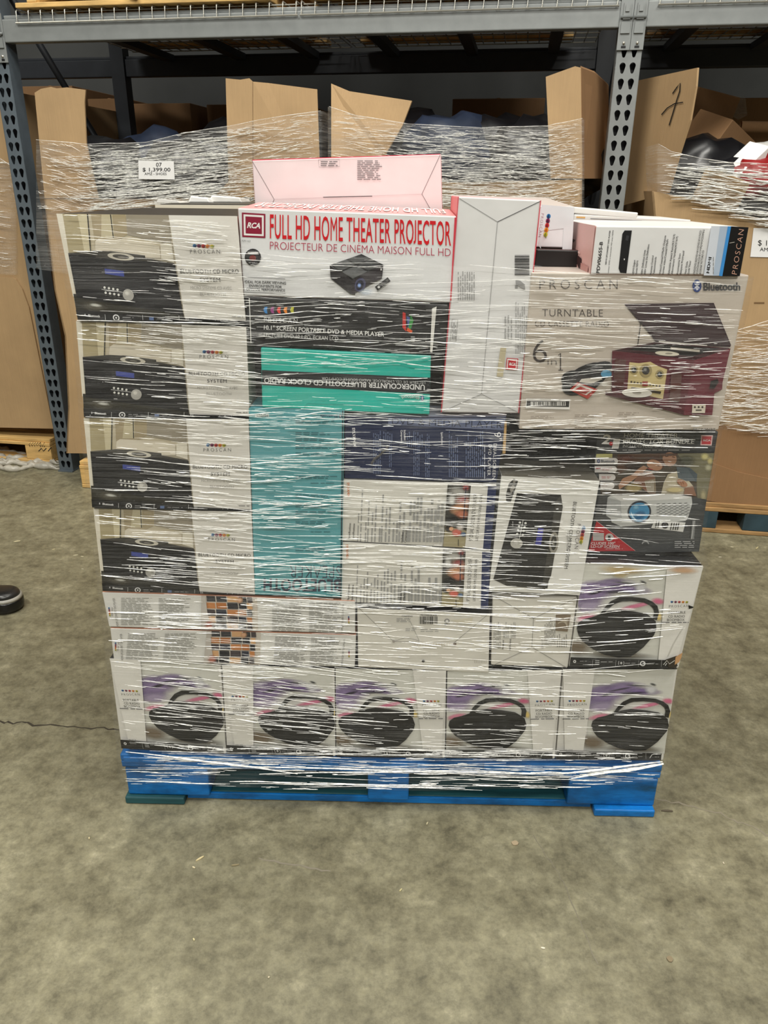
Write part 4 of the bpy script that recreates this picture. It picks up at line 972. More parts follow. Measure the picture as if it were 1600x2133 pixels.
# rear row of cartons, seen only along their upper edges
def back_carton(name, label, u0, u1, w0, w1, v0, v1, top, side=(210, 204, 192), dark=None):
    mb = MB(); mb.box(PF.P((u0+u1)/2, (w0+w1)/2, (v0+v1)/2), X3(PF), (u1-u0, w1-w0, v1-v0), side)
    mb.c[-1] = top
    for i in range(len(mb.f)):
        pass
    if dark:
        mb.box(PF.P((u0+u1)/2, (w0+w1)/2, v1+.001), X3(PF), (u1-u0-.02, w1-w0-.02, .001), dark)
    return tag(mb.build(name, [M_PRINT], bevel=.002), label, 'box')
u_a, u_b, u_c = PU(118, 445, 0), PU(520, 470, .5), PU(1110, 500, .5)
back_carton('rear_carton', 'dark topped carton behind the top left micro system carton', PU(120, 445, 0), PU(330, 445, .5)-.01, .48, .95, .14, 1.262, (60, 58, 54), (206, 200, 184), (58, 57, 53))
back_carton('rear_carton', 'white edged carton at the back of the stack beside the pink carton', PU(330, 445, .5), PU(530, 445, .5), .48, .93, .14, 1.268, (60, 58, 54), (214, 208, 192), (70, 69, 64))
back_carton('rear_carton', 'tall carton at the back of the stack under the blank pink carton', PU(530, 445, .5)+.01, PU(800, 500, .5), .45, .95, .14, 1.15, (180, 176, 168), (206, 202, 194))
back_carton('rear_carton', 'carton at the back right of the stack under the flat white cartons', PU(800, 500, .5)+.01, PU(1330, 500, .5), .45, .95, .14, 1.12, (180, 176, 168), (206, 202, 194))
# loose white packets lying on the rear cartons
for i, (x, y, w, h, lab) in enumerate(((350, 421, 50, 14, 'crumpled white packet on the rear cartons, near the micro system boxes'), (415, 416, 46, 16, 'cream paper packet with a folded corner on the rear cartons'), (470, 417, 70, 20, 'long white packet beside the blank pink carton'))):
    mb = MB(); d = .62+i*.04; p = [PF.hit(x-w/2, y+h/2, d), PF.hit(x+w/2, y+h/2, d), PF.hit(x+w/2-6, y-h/2+4, d), PF.hit(x-w/2+5, y-h/2, d)]
    z0 = 1.2695; p = [Vector((q.x, q.y, max(q.z, z0))) for q in p]; p[0].z = p[1].z = z0
    q = [v+PF.w*.12+Vector((0, 0, -.004*(k > 1))) for k, v in enumerate(p)]
    mb.add(p+q, [(0, 1, 2, 3), (4, 7, 6, 5), (0, 3, 7, 4), (1, 5, 6, 2), (3, 2, 6, 7), (0, 4, 5, 1)])
    tag(mb.build('paper_packet', M_WHITEBAG if i != 1 else M_PAPER, bevel=.003), lab, 'packet')

# ------------------------------------------------------------------ stretch film
def interp(pts, t):
    """piecewise linear y(x) through pts sorted by x"""
    if t <= pts[0][0]: return pts[0][1]
    for a, b in zip(pts, pts[1:]):
        if t <= b[0]: return a[1]+(b[1]-a[1])*(t-a[0])/(b[0]-a[0])
    return pts[-1][1]
rf = random.Random(11)
def crease(mb, fr, x, y, L, w, slope, d, mat=1, bow=0.0, lift=.9):
    """one raised fold of film: a thin tent whose crest stands off the sheet"""
    n = 2 if L < 25 else (4 if L < 90 else 8)
    up, cr, lo = [], [], []
    ph = rf.uniform(0, 6.28); am = rf.uniform(0, .35)*w
    for i in range(n+1):
        k = i/n; ww = w*(.15+.85*math.sin(math.pi*min(.97, max(.03, k)))**.5)
        if n > 2: ww *= rf.uniform(.7, 1.1)
        px = x+(k-.5)*L; py = y+(k-.5)*L*slope+bow*(1-(2*k-1)**2)+am*math.sin(ph+k*9)
        dd = d(px, py) if callable(d) else d
        up.append(fr.hit(px, py-ww/2, dd)); lo.append(fr.hit(px, py+ww/2, dd))
        cr.append(fr.hit(px, py+ww*.1, dd)-fr.w*.0009*ww*lift)
    vs = up+cr+lo; m_ = n+1
    fs = []
    for i in range(n):
        fs += [(i, i+1, m_+i+1, m_+i), (m_+i, m_+i+1, 2*m_+i+1, 2*m_+i)]
    mb.add(vs, fs, (235, 235, 230), mat)

FD = -.013
Lf = [(430, 112), (445, 116), (668, 157), (868, 173), (1057, 191), (1232, 211), (1375, 228), (1560, 250), (1642, 254)]
Rt = [(430, 1566), (571, 1564), (896, 1500), (902, 1496), (1125, 1459), (1150, 1458), (1178, 1468), (1390, 1415), (1584, 1384), (1642, 1374)]
Tp = [(110, 448), (300, 456), (490, 462), (505, 520), (700, 530), (900, 548), (960, 556), (1120, 552), (1180, 568), (1560, 578)]
Bt = [(240, 1630), (500, 1640), (900, 1648), (1200, 1640), (1390, 1626)]
mb = MB(); NX, NY = 96, 70
grid = []
for j in range(NY+1):
    row = []
    t = j/NY
    for i in range(NX+1):
        s = i/NX
        xg = 110+(1470)*s
        y0, y1 = interp(Tp, xg), interp(Bt, xg); y = y0+(y1-y0)*t
        xl, xr = interp(Lf, y)-2, interp(Rt, y)+2
        x = xl+(xr-xl)*s; y0, y1 = interp(Tp, x), interp(Bt, x); y = y0+(y1-y0)*t
        wob = .0012*math.sin(x*.05+y*.11)+.001*math.sin(y*.31)
        row.append((x, y, FD+wob))
    pts = [PF.hit(*r) for r in row]
    L0, R0 = pts[0], pts[-1]
    back = 1.0
    left = [L0-PF.u*.012+PF.w*w for w in (back+.01, .66, .33, .05, .016)]; right = [R0+PF.u*.012+PF.w*w for w in (.016, .05, .33, .66, back+.01)]
    rear = [R0+PF.u*.0+PF.w*(back+.02), (L0+R0)/2+PF.w*(back+.022)]
    grid.append([(L0+R0)/2+PF.w*(back+.022), L0+PF.w*(back+.02)]+left+pts+right+rear)
nc = len(grid[0])
mb.add([p for r in grid for p in r], [(j*nc+i, j*nc+i+1, (j+1)*nc+i+1, (j+1)*nc+i) for j in range(NY) for i in range(nc-1)], (235, 235, 235), 0, True)
wrap = mb.build('stretch_wrap', [M_FILM]); tag(wrap, 'clear creased stretch film wound around the big stack of cartons on the blue pallet', 'plastic wrap')
def inside(x, y):
    return interp(Lf, y) < x < interp(Rt, y) and interp(Tp, x)-4 < y < interp(Bt, x)+2
def slope_at(x, y):
    if y < 700 and x > 1080: return rf.gauss(.03, .03)
    if x < 520 and y < 1250: return rf.gauss(.075, .035)
    if x < 760 and y > 1370: return rf.gauss(.09, .04)
    if x < 760 and y > 1230: return rf.gauss(.05, .03)
    if x > 1180 and 1170 < y < 1400: return rf.gauss(-.07, .04)
    if x > 1080 and y < 900: return rf.choice((rf.gauss(-.06, .03), rf.gauss(.05, .03)))
    if 500 < x < 950 and y < 870: return rf.choice((rf.gauss(.06, .02), rf.gauss(.02, .04), rf.gauss(-.07, .03)))
    if 520 < x < 720: return rf.choice((rf.gauss(.05, .03), rf.gauss(-.05, .04)))
    return rf.gauss(.03, .045)
def dens(x, y):
    k = 1.0
    if 500 < x < 950 and y < 600: k = .35
    if 950 < x < 1110 and y < 640: k = .25
    if 540 < x < 900 and 725 < y < 850: k = .55
    if x < 330 and 460 < y < 860: k = .35
    if x < 300 and y > 860: k = .5
    if x > 1190 and y > 1170: k = .55
    if x > 1230 and 890 < y < 1170: k = .7
    if 520 < x < 720 and y > 860: k = 1.7
    if 330 < x < 520: k = 1.25
    if 680 < y < 730 and x < 560 or 860 < y < 885: k = 1.9
    if y > 1560: k = 2.0
    if y > 1628: k *= .8
    return k/2.0
mb = MB(); n = 0; tries = 0
bandph = [rf.uniform(0, 6.28) for _ in range(4)]
while n < 2700 and tries < 60000:
    tries += 1
    x = rf.uniform(112, 1566); y = rf.uniform(440, 1644)
    if not inside(x, y): continue
    b = .55+.45*math.sin(y*.105+bandph[0]+x*.002)*math.sin(y*.043+bandph[1]-x*.004)
    if rf.random() > dens(x, y)*b*1.5: continue
    thin = rf.random()
    L = min(330, rf.lognormvariate(3.85, .75)) if thin > .15 else rf.uniform(80, 320)
    w = rf.uniform(.5, 1.2) if thin < .8 else rf.uniform(1.3, 2.5)
    if L > 150: w = min(w, 1.1)
    if y > 1560: L *= 1.3; sl = rf.gauss(.012, .02)
    else: sl = slope_at(x, y)
    if not (inside(x-L/2, y-L*sl/2) and inside(x+L/2, y+L*sl/2)): continue
    crease(mb, PF, x, y, L, w, sl, FD-.0012, 0, rf.gauss(0, 1.0) if L > 60 else 0); n += 1
# bunched ropes of film across the pallet and above the crushed carton
for (x0, y0, x1, y1, w) in ((262, 1566, 620, 1612, 3.2), (300, 1575, 560, 1600, 2.4), (480, 1595, 900, 1608, 3), (540, 1612, 1000, 1604, 2.6), (1190, 1620, 1382, 1592, 7), (1170, 1612, 1380, 1586, 4), (900, 1606, 1200, 1612, 3), (262, 1626, 470, 1634, 2.4), (500, 1632, 900, 1638, 2), (1230, 1172, 1464, 1180, 3), (1080, 897, 1490, 900, 2), (160, 668, 510, 676, 2.5), (178, 868, 510, 876, 2)):
    crease(mb, PF, (x0+x1)/2, (y0+y1)/2, abs(x1-x0), w, (y1-y0)/(x1-x0), FD-.0012, 0, rf.gauss(0, 1))
o = mb.build('film_creases', [M_RIDGE], wrap); o['kind'] = 'stuff'; o['label'] = 'white shining creases of the stretch film'

# ------------------------------------------------------------------ pallet rack behind the stack
from mathutils.geometry import tessellate_polygon
def RU(px, py, d=0.0): return RF.uv(px, py, d)[0]
BV0, BV1 = 1.838, 1.935            # lower and upper edge of the load beams
uPL = (RU(125, 978), RU(153, 978)); uPR = (RU(1267, 272), RU(1318, 272))
rack = empty('pallet_rack', RF.P((uPL[0]+uPR[1])/2, .5, 0), 'grey steel pallet rack with keyhole posts standing behind the wrapped stack', 'rack')
def keyhole(cu, cv, r=.0108):
    pts = []
    for i in range(9):
        a = R(-25+230*i/8); pts.append((cu+r*math.cos(a), cv+.006+r*math.sin(a)))
    for i in range(5):
        a = R(200+140*i/4); pts.append((cu+r*.52*math.cos(a), cv-.013+r*.55*math.sin(a)))
    return pts
def post(u0, u1, w0, top, mat, name='post'):
    mb = MB(); wd_ = u1-u0; p = .0508; c1, c2 = u0+wd_*.30, u0+wd_*.70
    def cell(v):
        loops = [[(u0, v), (u1, v), (u1, v+p), (u0, v+p)], keyhole(c1, v+p/2)[::-1], keyhole(c2, v+p/2)[::-1]]
        tri = tessellate_polygon([[Vector((a, b, 0)) for a, b in l] for l in loops])
        flat = [q for l in loops for q in l]
        mb.add([RF.P(a, w0, b) for a, b in flat], [tuple(t) for t in tri])
        for l in loops[1:]:   # rim of each hole
            n = len(l); mb.add([RF.P(a, w0, b) for a, b in l]+[RF.P(a, w0+.003, b) for a, b in l], [(i, (i+1) % n, n+(i+1) % n, n+i) for i in range(n)])
    v = .012
    while v+p < top: cell(v); v += p
    mb.add([RF.P(u0, w0, 0), RF.P(u1, w0, 0), RF.P(u1, w0, .012), RF.P(u0, w0, .012)], [(0, 1, 2, 3)])
    for uu in (u0, u1):
        mb.box(RF.P(uu+(.001 if uu == u0 else -.001), w0+.035, v/2), X3(RF), (.002, .07, v))
    mb.box(RF.P((u0+u1)/2, w0+.04, v/2), X3(RF), (wd_*.9, .002, v), mat=1)  # black sheet inside the channel stands in for the shade behind the holes
    mb.box(RF.P((u0+u1)/2, w0+.03, .003), X3(RF), (wd_+.004, .09, .006))
    return mb.build(name, [mat, M_BLACK], rack)
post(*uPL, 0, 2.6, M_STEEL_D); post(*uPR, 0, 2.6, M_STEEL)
def bar(fr, a, b, s, name, mat, parent):
    mb = MB(); mb.tube([a, b], s, 6); return mb.build(name, mat, parent)
RD = 1.05
for (u0, u1) in (uPL, uPR):
    mb = MB(); mb.box(RF.P((u0+u1)/2, RD, 1.35), X3(RF), (u1-u0, .07, 2.7)); mb.build('rear_post', M_REAR_SHADE, rack)
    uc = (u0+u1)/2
    for v in (.25, 1.2, 2.15): bar(RF, RF.P(uc, .06, v), RF.P(uc, RD-.03, v), .016, 'horizontal_brace', M_REAR_SHADE, rack)
    bar(RF, RF.P(uc, .06, .3), RF.P(uc, RD-.03, 1.15), .016, 'diagonal_brace', M_REAR_SHADE, rack)
    bar(RF, RF.P(uc, RD-.03, 1.25), RF.P(uc, .06, 2.1), .016, 'diagonal_brace', M_REAR_SHADE, rack)
def beam(u0, u1, w, name, mat):
    mb = MB(); mb.box(RF.P((u0+u1)/2, w, (BV0+BV1)/2-.008), X3(RF), (u1-u0, .045, BV1-BV0-.016))
    mb.box(RF.P((u0+u1)/2, w+.008, BV1-.008), X3(RF), (u1-u0, .03, .0155))
    return mb.build(name, mat, rack, bevel=.004)
uEnd = uPR[1]+2.45; uBeg = uPL[0]-1.4
beam(uPL[1]+.001, uPR[0]-.001, .016, 'load_beam', M_STEEL); beam(uPR[1]+.001, uEnd, .016, 'load_beam', M_STEEL); beam(uBeg, uPL[0]-.001, .016, 'load_beam', M_STEEL)
beam(uPL[1]+.001, uPR[0]-.001, RD, 'rear_beam', M_REAR_SHADE); beam(uPR[1]+.001, uEnd, RD, 'rear_beam', M_REAR_SHADE); beam(uBeg, uPL[0]-.001, RD, 'rear_beam', M_REAR_SHADE)
# connector plates with their safety clips
def connector(u0, u1):
    mb = MB(); uc = (u0+u1)/2; w = u1-u0
    mb.box(RF.P(uc, -.005, (BV1+.005+BV0-.07)/2), X3(RF), (w, .006, BV1+.005-(BV0-.07)))
    pl = mb.build('connector_plate', M_STEEL, rack, bevel=.001)
    mb = MB()
    mb.box(RF.P(uc, -.011, BV1-.048), X3(RF), (w*.55, .008, .05)); mb.box(RF.P(uc, -.0165, BV1-.040), X3(RF), (w*.3, .006, .02))
    mb.tube([RF.P(u0+.002, -.014, BV1-.066), RF.P(u1-.002, -.014, BV1-.066)], .005, 8)
    mb.box(RF.P(uc, -.0105, BV1-.098), X3(RF), (w*.7, .006, .035)); mb.build('safety_clip', M_STEEL, pl)
    mb = MB(); mb.tube([RF.P(uc, -.008, BV0-.048), RF.P(uc, -.013, BV0-.048)], .0045, 10); mb.build('rivet', M_WIRE, pl)
    mb = MB(); mb.box(RF.P(uc, -.0085, BV0-.06), X3(RF), (w*.35, .002, .006)); mb.build('slot', M_BLACK, pl)
mR = (uPR[0]+uPR[1])/2; connector(uPR[0]-.002, mR-.0005); connector(mR+.0005, uPR[1]+.002)
mL = (uPL[0]+uPL[1])/2; connector(uPL[0]-.002, mL-.0005); connector(mL+.0005, uPL[1]+.002)

# wire decks whose ends hang over the beams
def wire_deck(u0, u1, label):
    mb = MB(); n = round((u1-u0)/.051)
    for i in range(n+1):
        u = u0+(u1-u0)*i/n
        mb.tube([RF.P(u, -.0135, BV1-.032), RF.P(u, -.0135, BV1+.008), RF.P(u, -.006, BV1+.0135), RF.P(u, RD-.05, BV1+.0135)], .0026, 6)
    mb.tube([RF.P(u0-.006, -.0155, BV1-.032), RF.P(u1+.006, -.0155, BV1-.032)], .0032, 6)
    for k in range(9): mb.tube([RF.P(u0, .02+k*.12, BV1+.0085), RF.P(u1, .02+k*.12, BV1+.0085)], .0026, 6)
    for k in range(3):
        u = u0+(u1-u0)*(k+.5)/3
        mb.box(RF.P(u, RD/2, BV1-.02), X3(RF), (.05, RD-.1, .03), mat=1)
    tag(mb.build('wire_deck', [M_WIRE, M_REAR_SHADE]), label, 'wire shelf', 'wire decks on the rack beams')
wire_deck(RU(40, 45), RU(619, 25), 'galvanised wire deck over the beam, left of the middle split')
wire_deck(RU(630, 25), RU(1286, 10), 'galvanised wire deck over the beam, from the middle split to the near post')
wire_deck(RU(1374, 8), RU(1374, 8)+1.15, 'galvanised wire deck over the beam right of the near post')

# wooden pallets
def wood_pallet(label, u0, u1, w0, w1, v, mat, blockmat=None, stringer=False, group=None, name='wooden_pallet', nb=7):
    e = empty(name, RF.P((u0+u1)/2, (w0+w1)/2, v), label, 'pallet', group)
    L = u1-u0; Dp = w1-w0
    for k in range(nb):
        a = w0+Dp*k/nb; pbox(RF, u0, u1, a+.008, a+Dp/nb-.012, v+.112, v+.130, 'deck_board', mat, e)
    for k in range(3):
        a = (u0, (u0+u1)/2-.07, u1-.14)[k]
        if stringer: pbox(RF, a+.05, a+.09, w0+.003, w1-.003, v+.0195, v+.1115, 'stringer', mat, e)
        else:
            for j in range(3):
                b = (w0+.002, (w0+w1)/2-.05, w1-.102)[j]; pbox(RF, a, a+.14, b, b+.10, v+.0195, v+.094, 'block', blockmat or mat, e)
    if not stringer:
        for j in range(3):
            b = (w0, (w0+w1)/2-.05, w1-.1)[j]; pbox(RF, u0, u1, b, b+.1, v+.0945, v+.1115, 'stringer_board', mat, e)
    for j in range(3):
        b = (w0, (w0+w1)/2-.05, w1-.1)[j]; pbox(RF, u0, u1, b, b+.1, v+.001, v+.019, 'bottom_board', mat, e)
    return e
VD = BV1+.0165
wood_pallet('pine pallet on the upper wire deck, left of the middle gap', RU(40, 30), RU(566, 8), -.02, .98, VD, M_WOOD, None, True, 'pallets on the upper level')
wood_pallet('pine pallet on the upper wire deck, right of the middle gap', RU(654, 12), RU(1222, 2), -.02, .98, VD, M_WOOD, None, True, 'pallets on the upper level')
wood_pallet('added unseen pine pallet on the upper wire deck right of the near rack post', RU(1420, 2), RU(1420, 2)+1.1, .02, .98, VD, M_WOOD_D, None, True, 'pallets on the upper level')  # out of view, added with its carton to keep the right bay dark
for (a, b, lab) in ((RU(40, 30), RU(566, 8), 'big brown carton on the upper left pine pallet'), (RU(654, 12), RU(1222, 2), 'big brown carton on the upper pine pallet near the post'), (RU(1420, 2), RU(1420, 2)+1.1, 'big brown carton on the upper pallet right of the near post')):
    mb = MB(); mb.box(RF.P((a+b)/2, .48, VD+.132+.75), X3(RF), (b-a-.06, .9, 1.5)); tag(mb.build('upper_carton', M_KRAFT_D, bevel=.005), lab, 'box', 'cartons on the upper level')  # cartons above the view, made tall to keep lamp light off the back
mb = MB(); mb.tube([RF.P(RU(275, 0), -.01, VD+.05), RF.P(RU(275, 0)+.01, -.03, VD+.035), RF.P(RU(290, 0), -.03, VD+.026), RF.P(RU(296, 0), -.02, VD+.05)], [.012, .016, .013, .008], 7)
tag(mb.build('red_cloth_scrap', M_RED), 'small red cloth scrap caught on the upper left pine pallet', 'cloth')

# ------------------------------------------------------------------ large corrugated bins on the floor level
def slab(mb, pts, th=.007, col=(200, 200, 200), mat=0, fr=None):
    """pts (px, py, depth): a board of real thickness"""
    f = [(fr or RF).hit(*p) for p in pts]; n = (f[1]-f[0]).cross(f[2]-f[1]).normalized()
    if n.dot(RF.w) < 0: n = -n
    b = [p+n*th for p in f]; k = len(f)
    mb.add(f+b, [tuple(range(k))[::-1], tuple(range(k, 2*k))]+[(i, (i+1) % k, k+(i+1) % k, k+i) for i in range(k)], col, mat)
def bin_(label, front, iL, iR, d, depth, flaps=(), mat=None, group='large corrugated bins on pallets', loc=None):
    mat = mat or M_KRAFT
    P0 = RF.hit(front[0][0], front[0][1], d)
    e = empty('corrugated_bin', Vector((P0.x, P0.y, .14)), label, 'cardboard bin', group)
    mb = MB(); slab(mb, [(x, y, d) for x, y in front])
    for idx in (iL, iR):
        pts = [RF.hit(front[i][0], front[i][1], d) for i in idx]
        sg = RF.u*(.007 if idx is iL else -.007)
        for a, b in zip(pts, pts[1:]):
            q = [a, b, b+RF.w*depth, a+RF.w*depth]; q2 = [p+sg for p in q]
            mb.add(q+q2, [(0, 1, 2, 3), (7, 6, 5, 4), (0, 4, 5, 1), (1, 5, 6, 2), (2, 6, 7, 3), (3, 7, 4, 0)])
    a = RF.hit(*front[iL[0]], d)+RF.w*depth; b = RF.hit(*front[iR[0]], d)+RF.w*depth
    lo = RF.hit(*front[iL[-1]], d).z; hi = min(a.z, b.z)
    c = (a+b)/2; mb.box(Vector((c.x, c.y, (lo+hi)/2)), X3(RF), ((b-a).length, .007, hi-lo))
    mb.build('body', mat, e)
    for fl in flaps:
        m2 = MB(); slab(m2, fl[0], fr=fl[2] if len(fl) > 2 else None); m2.build('flap', fl[1] if len(fl) > 1 else mat, e)
    return e
dA = -.16
binA = bin_('corrugated bin full of bagged shoes behind the left half of the stack', [(92, 415), (113, 600), (135, 700), (142, 850), (138, 944), (672, 950), (668, 430), (440, 412), (205, 415)], (0, 1, 2, 3, 4), (6, 5), dA, .95,
     [([(72, 193, dA), (85, 185, dA), (106, 181, dA), (118, 184, dA), (140, 182, dA), (178, 187, dA), (176, 214, dA), (180, 300, dA), (205, 413, dA), (93, 413, dA)],),
      ([(470, 163, dA), (500, 166, dA), (519, 163, dA), (526, 170, dA), (527, 411, dA), (446, 410, dA), (476, 378, dA)],),
      ([(527, 170, dA), (560, 173, dA+.03), (661, 186, dA+.09), (669, 428, dA+.09), (528, 411, dA)],)])
dB = -.14
binB = bin_('corrugated bin behind the right half of the stack with a corner flap standing up', [(690, 374), (685, 930), (1206, 930), (1213, 374), (960, 380)], (0, 1), (3, 2), dB, .95,
     [([(690, 174, dB+.1), (728, 190, dB+.08), (858, 210, dB+.02), (838, 262, dB+.01), (805, 318, dB), (796, 372, dB), (690, 372, dB)], M_KRAFT),
      ([(1137, 160, dB), (1170, 148, dB), (1198, 138, dB), (1210, 141, dB), (1213, 372, dB), (1147, 372, dB)],),
      ([(1211, 141, dB), (1240, 152, dB+.15), (1268, 178, dB+.4), (1268, 372, dB+.4), (1214, 372, dB)], M_KRAFT_D)])
dC = -.17
_a, _b = RF.hit(1290, 300, dC+.42), RF.hit(1453, 141, dC)
FP = Frame(Vector((_a.x, _a.y, 0)), Vector((_b.x, _b.y, 0)))   # the leaning flap turns away from the bin front
binC = bin_('corrugated bin at the right edge with a tall leaning flap marked 7', [(1358, 398), (1372, 560), (1432, 1038), (1730, 1082), (1745, 480), (1530, 445), (1425, 410)], (0, 1, 2), (4, 3), dC, 1.0,
     [([(1290, 176, 0), (1453, 141, 0), (1450, 180, 0), (1438, 250, 0), (1415, 322, 0), (1392, 402, 0), (1290, 430, 0)], M_KRAFT, FP)])
m2 = MB(); slab(m2, [(1376, 872, dC-.008), (1500, 886, dC-.008), (1560, 897, dC-.008), (1735, 925, dC-.008), (1730, 1081, dC-.008), (1431, 1037, dC-.008)]); m2.build('inner_sleeve', M_KRAFT_D, binC)
m2 = MB(); slab(m2, [(1400, 935, dC-.016), (1487, 966, dC-.016), (1540, 984, dC-.016), (1600, 997, dC-.016), (1735, 1030, dC-.016), (1730, 1081, dC-.016), (1432, 1037, dC-.016)]); m2.build('outer_sleeve', M_KRAFT_D, binC)
mb = MB()
def mark(pts, w, f=None):
    pl = FP
    n = len(pts); L = []
    for i, (x, y) in enumerate(pts):
        a = pts[max(i-1, 0)]; b = pts[min(i+1, n-1)]; dx, dy = b[0]-a[0], b[1]-a[1]; l = math.hypot(dx, dy)
        L.append((pl.hit(x-dy/l*w/2, y+dx/l*w/2, -.004), pl.hit(x+dy/l*w/2, y-dx/l*w/2, -.004)))
    mb.add([p[0] for p in L]+[p[1] for p in L], [(i, i+1, n+i+1, n+i) for i in range(n-1)])
mark([(1401, 195), (1410, 182), (1417, 173), (1416, 190), (1411, 205), (1394, 261)], 2.2); mark([(1378, 239), (1390, 225), (1405, 216), (1423, 213)], 2.2)
mb.build('pen_mark', M_INK, binC)['label'] = 'handwritten 7 in black marker'
dD = .1
binD = bin_('corrugated bin at the left edge, left of the rack post', [(-330, 190), (-250, 885), (112, 893), (24, 190)], (0, 1), (3, 2), dD, .95)
m2 = MB(); slab(m2, [(-285, 574, dD-.009), (26, 578, dD-.009), (33, 582, dD-.009), (46, 602, dD-.009), (60, 640, dD-.009), (111, 893, dD-.009), (-249, 885, dD-.009)]); m2.build('outer_sleeve', M_KRAFT, binD)
# rear row of bins, dim, across the aisle behind the rack
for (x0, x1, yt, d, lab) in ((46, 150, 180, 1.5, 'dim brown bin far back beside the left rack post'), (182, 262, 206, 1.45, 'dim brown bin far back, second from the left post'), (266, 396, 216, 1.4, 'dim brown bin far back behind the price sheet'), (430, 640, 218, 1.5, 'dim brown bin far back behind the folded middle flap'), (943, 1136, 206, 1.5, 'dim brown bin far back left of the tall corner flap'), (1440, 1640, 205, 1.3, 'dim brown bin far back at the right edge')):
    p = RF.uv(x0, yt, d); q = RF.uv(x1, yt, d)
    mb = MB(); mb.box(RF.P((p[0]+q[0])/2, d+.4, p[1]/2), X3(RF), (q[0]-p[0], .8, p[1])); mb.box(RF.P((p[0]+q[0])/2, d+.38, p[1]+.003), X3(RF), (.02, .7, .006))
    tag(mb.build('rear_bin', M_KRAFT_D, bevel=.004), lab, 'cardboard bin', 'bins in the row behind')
wood_pallet('pine pallet under the left shoe bin', RU(160, 960, dA-.05), RU(665, 960, dA-.05), dA-.04, dA+.92, 0, M_WOOD, group='pallets on the floor level')
wood_pallet('pine pallet under the bin behind the right half of the stack', RU(700, 960, dB-.02), RU(1200, 960, dB-.02), dB-.02, dB+.93, 0, M_WOOD, group='pallets on the floor level')
pc = wood_pallet('worn pallet with a bluish block under the bin at the right edge', RU(1420, 1080, dC-.03), RU(1760, 1100, dC-.03), dC-.03, dC+.95, 0, M_WOOD_D, mat_simple('faded_blue_block', (48, 70, 80), .7, 0, 8, .4), group='pallets on the floor level')
pd = wood_pallet('pine pallet with marker scribbles on its corner block, left of the rack post', RU(-230, 950, dD), RU(112, 950, dD), dD-.02, dD+.93, 0, M_WOOD, group='pallets on the floor level')
mb = MB()
def scrib(pts, w=.0022):
    n = len(pts); g = [RF.uv(x, y, dD-.0205) for x, y in pts]
    mb.tube([RF.P(a, dD-.0188, b) for a, b in g], w, 4)
for k in range(5): scrib([(62+k*5, 930-k*.3), (60+k*5, 926), (64+k*5, 922)])
scrib([(84, 931), (84, 922), (88, 930), (92, 922), (92, 931)]); scrib([(80, 940), (86, 934), (90, 940), (96, 934)]); scrib([(100, 940), (106, 932)])
mb.build('marker_writing', M_INK, [c for c in pd.children if c.name.startswith('block')][-3])

# goods in the bins
def lump(name, label, cat, px, py, d, rx, ry, rz, mat, group=None, seed=0):
    rr = random.Random(seed+int(px)); bm = bmesh.new(); bmesh.ops.create_icosphere(bm, subdivisions=3, radius=1)
    ph = [rr.uniform(0, 6) for _ in range(6)]
    for v in bm.verts:
        c = v.co; k = 1+.12*math.sin(4*c.x+ph[0])*math.sin(5*c.y+ph[1])+.08*math.sin(9*c.z+ph[2]+3*c.x)+.05*math.sin(14*c.x+ph[3]+6*c.z)
        v.co = Vector((c.x*k*rx, c.y*k*ry, c.z*k*rz))
    me = bpy.data.meshes.new(name); bm.to_mesh(me); bm.free(); me.materials.append(mat)
    for p in me.polygons: p.use_smooth = True
    o = bpy.data.objects.new(name, me); COL.objects.link(o); o.location = RF.hit(px, py, d)
    o.rotation_euler = (rr.uniform(-.2, .2), rr.uniform(-.2, .2), rr.uniform(-.5, .5)); tag(o, label, cat, group)
for i, (px, py, mat, r) in enumerate(((245, 372, M_BLACK, .17), (325, 350, M_NAVYBAG, .15), (400, 372, M_BLACK, .16), (460, 340, M_BLACK, .15), (290, 410, M_BLACK, .14), (400, 425, M_NAVYBAG, .15), (570, 370, M_BLACK, .17))):
    lump('shoe_bag', ('black plastic bag of shoes nearest the left flap', 'navy bag of shoes behind the price sheet', 'black plastic bag of shoes right of the price sheet', 'black bag of shoes left of the folded flap', 'black bag low in the left bin under the price sheet', 'navy bag low in the left bin', 'black bag behind the folded middle flap')[i], 'bag', px, py, dA+.3+.1*(i % 2), r*1.25, r, r, mat, 'bags in the left bin', i)
for i, (px, py, mat, r) in enumerate(((760, 330, M_BLACK, .17), (850, 320, M_BLACK, .17), (940, 325, M_NAVYBAG, .16), (1030, 330, M_BLACK, .17), (1110, 335, M_BLACK, .16), (1180, 350, M_BLACK, .14))):
    lump('goods_bag', 'black bag in the bin behind the right half, %s' % ('nearest the torn flap', 'next to the torn flap', 'navy tinted and in the middle', 'right of the navy tinted one', 'left of the tall corner flap', 'behind the tall corner flap')[i], 'bag', px, py, dB+.3+.1*(i % 2), r*1.25, r, r, mat, 'bags in the right bin', i)
lump('black_bag', 'black bag of goods in the right edge bin beside the leaning flap', 'bag', 1440, 372, dC+.35, .2, .16, .15, M_BLACK)
lump('black_bag', 'black bag of goods in the right edge bin under the red garment', 'bag', 1540, 390, dC+.32, .2, .16, .13, M_BLACK)
lump('white_bag', 'white polybag at the top of the right edge bin', 'bag', 1590, 350, dC+.35, .1, .1, .09, M_WHITEBAG)
lump('red_garment', 'dark red garment in the right edge bin behind the film', 'garment', 1575, 372, dC+.2, .09, .08, .07, M_RED)
lump('grey_bag', 'crumpled pale grey bag peeping over the film beside the leaning flap', 'bag', 1462, 330, dC+.3, .05, .06, .035, M_WHITEBAG)
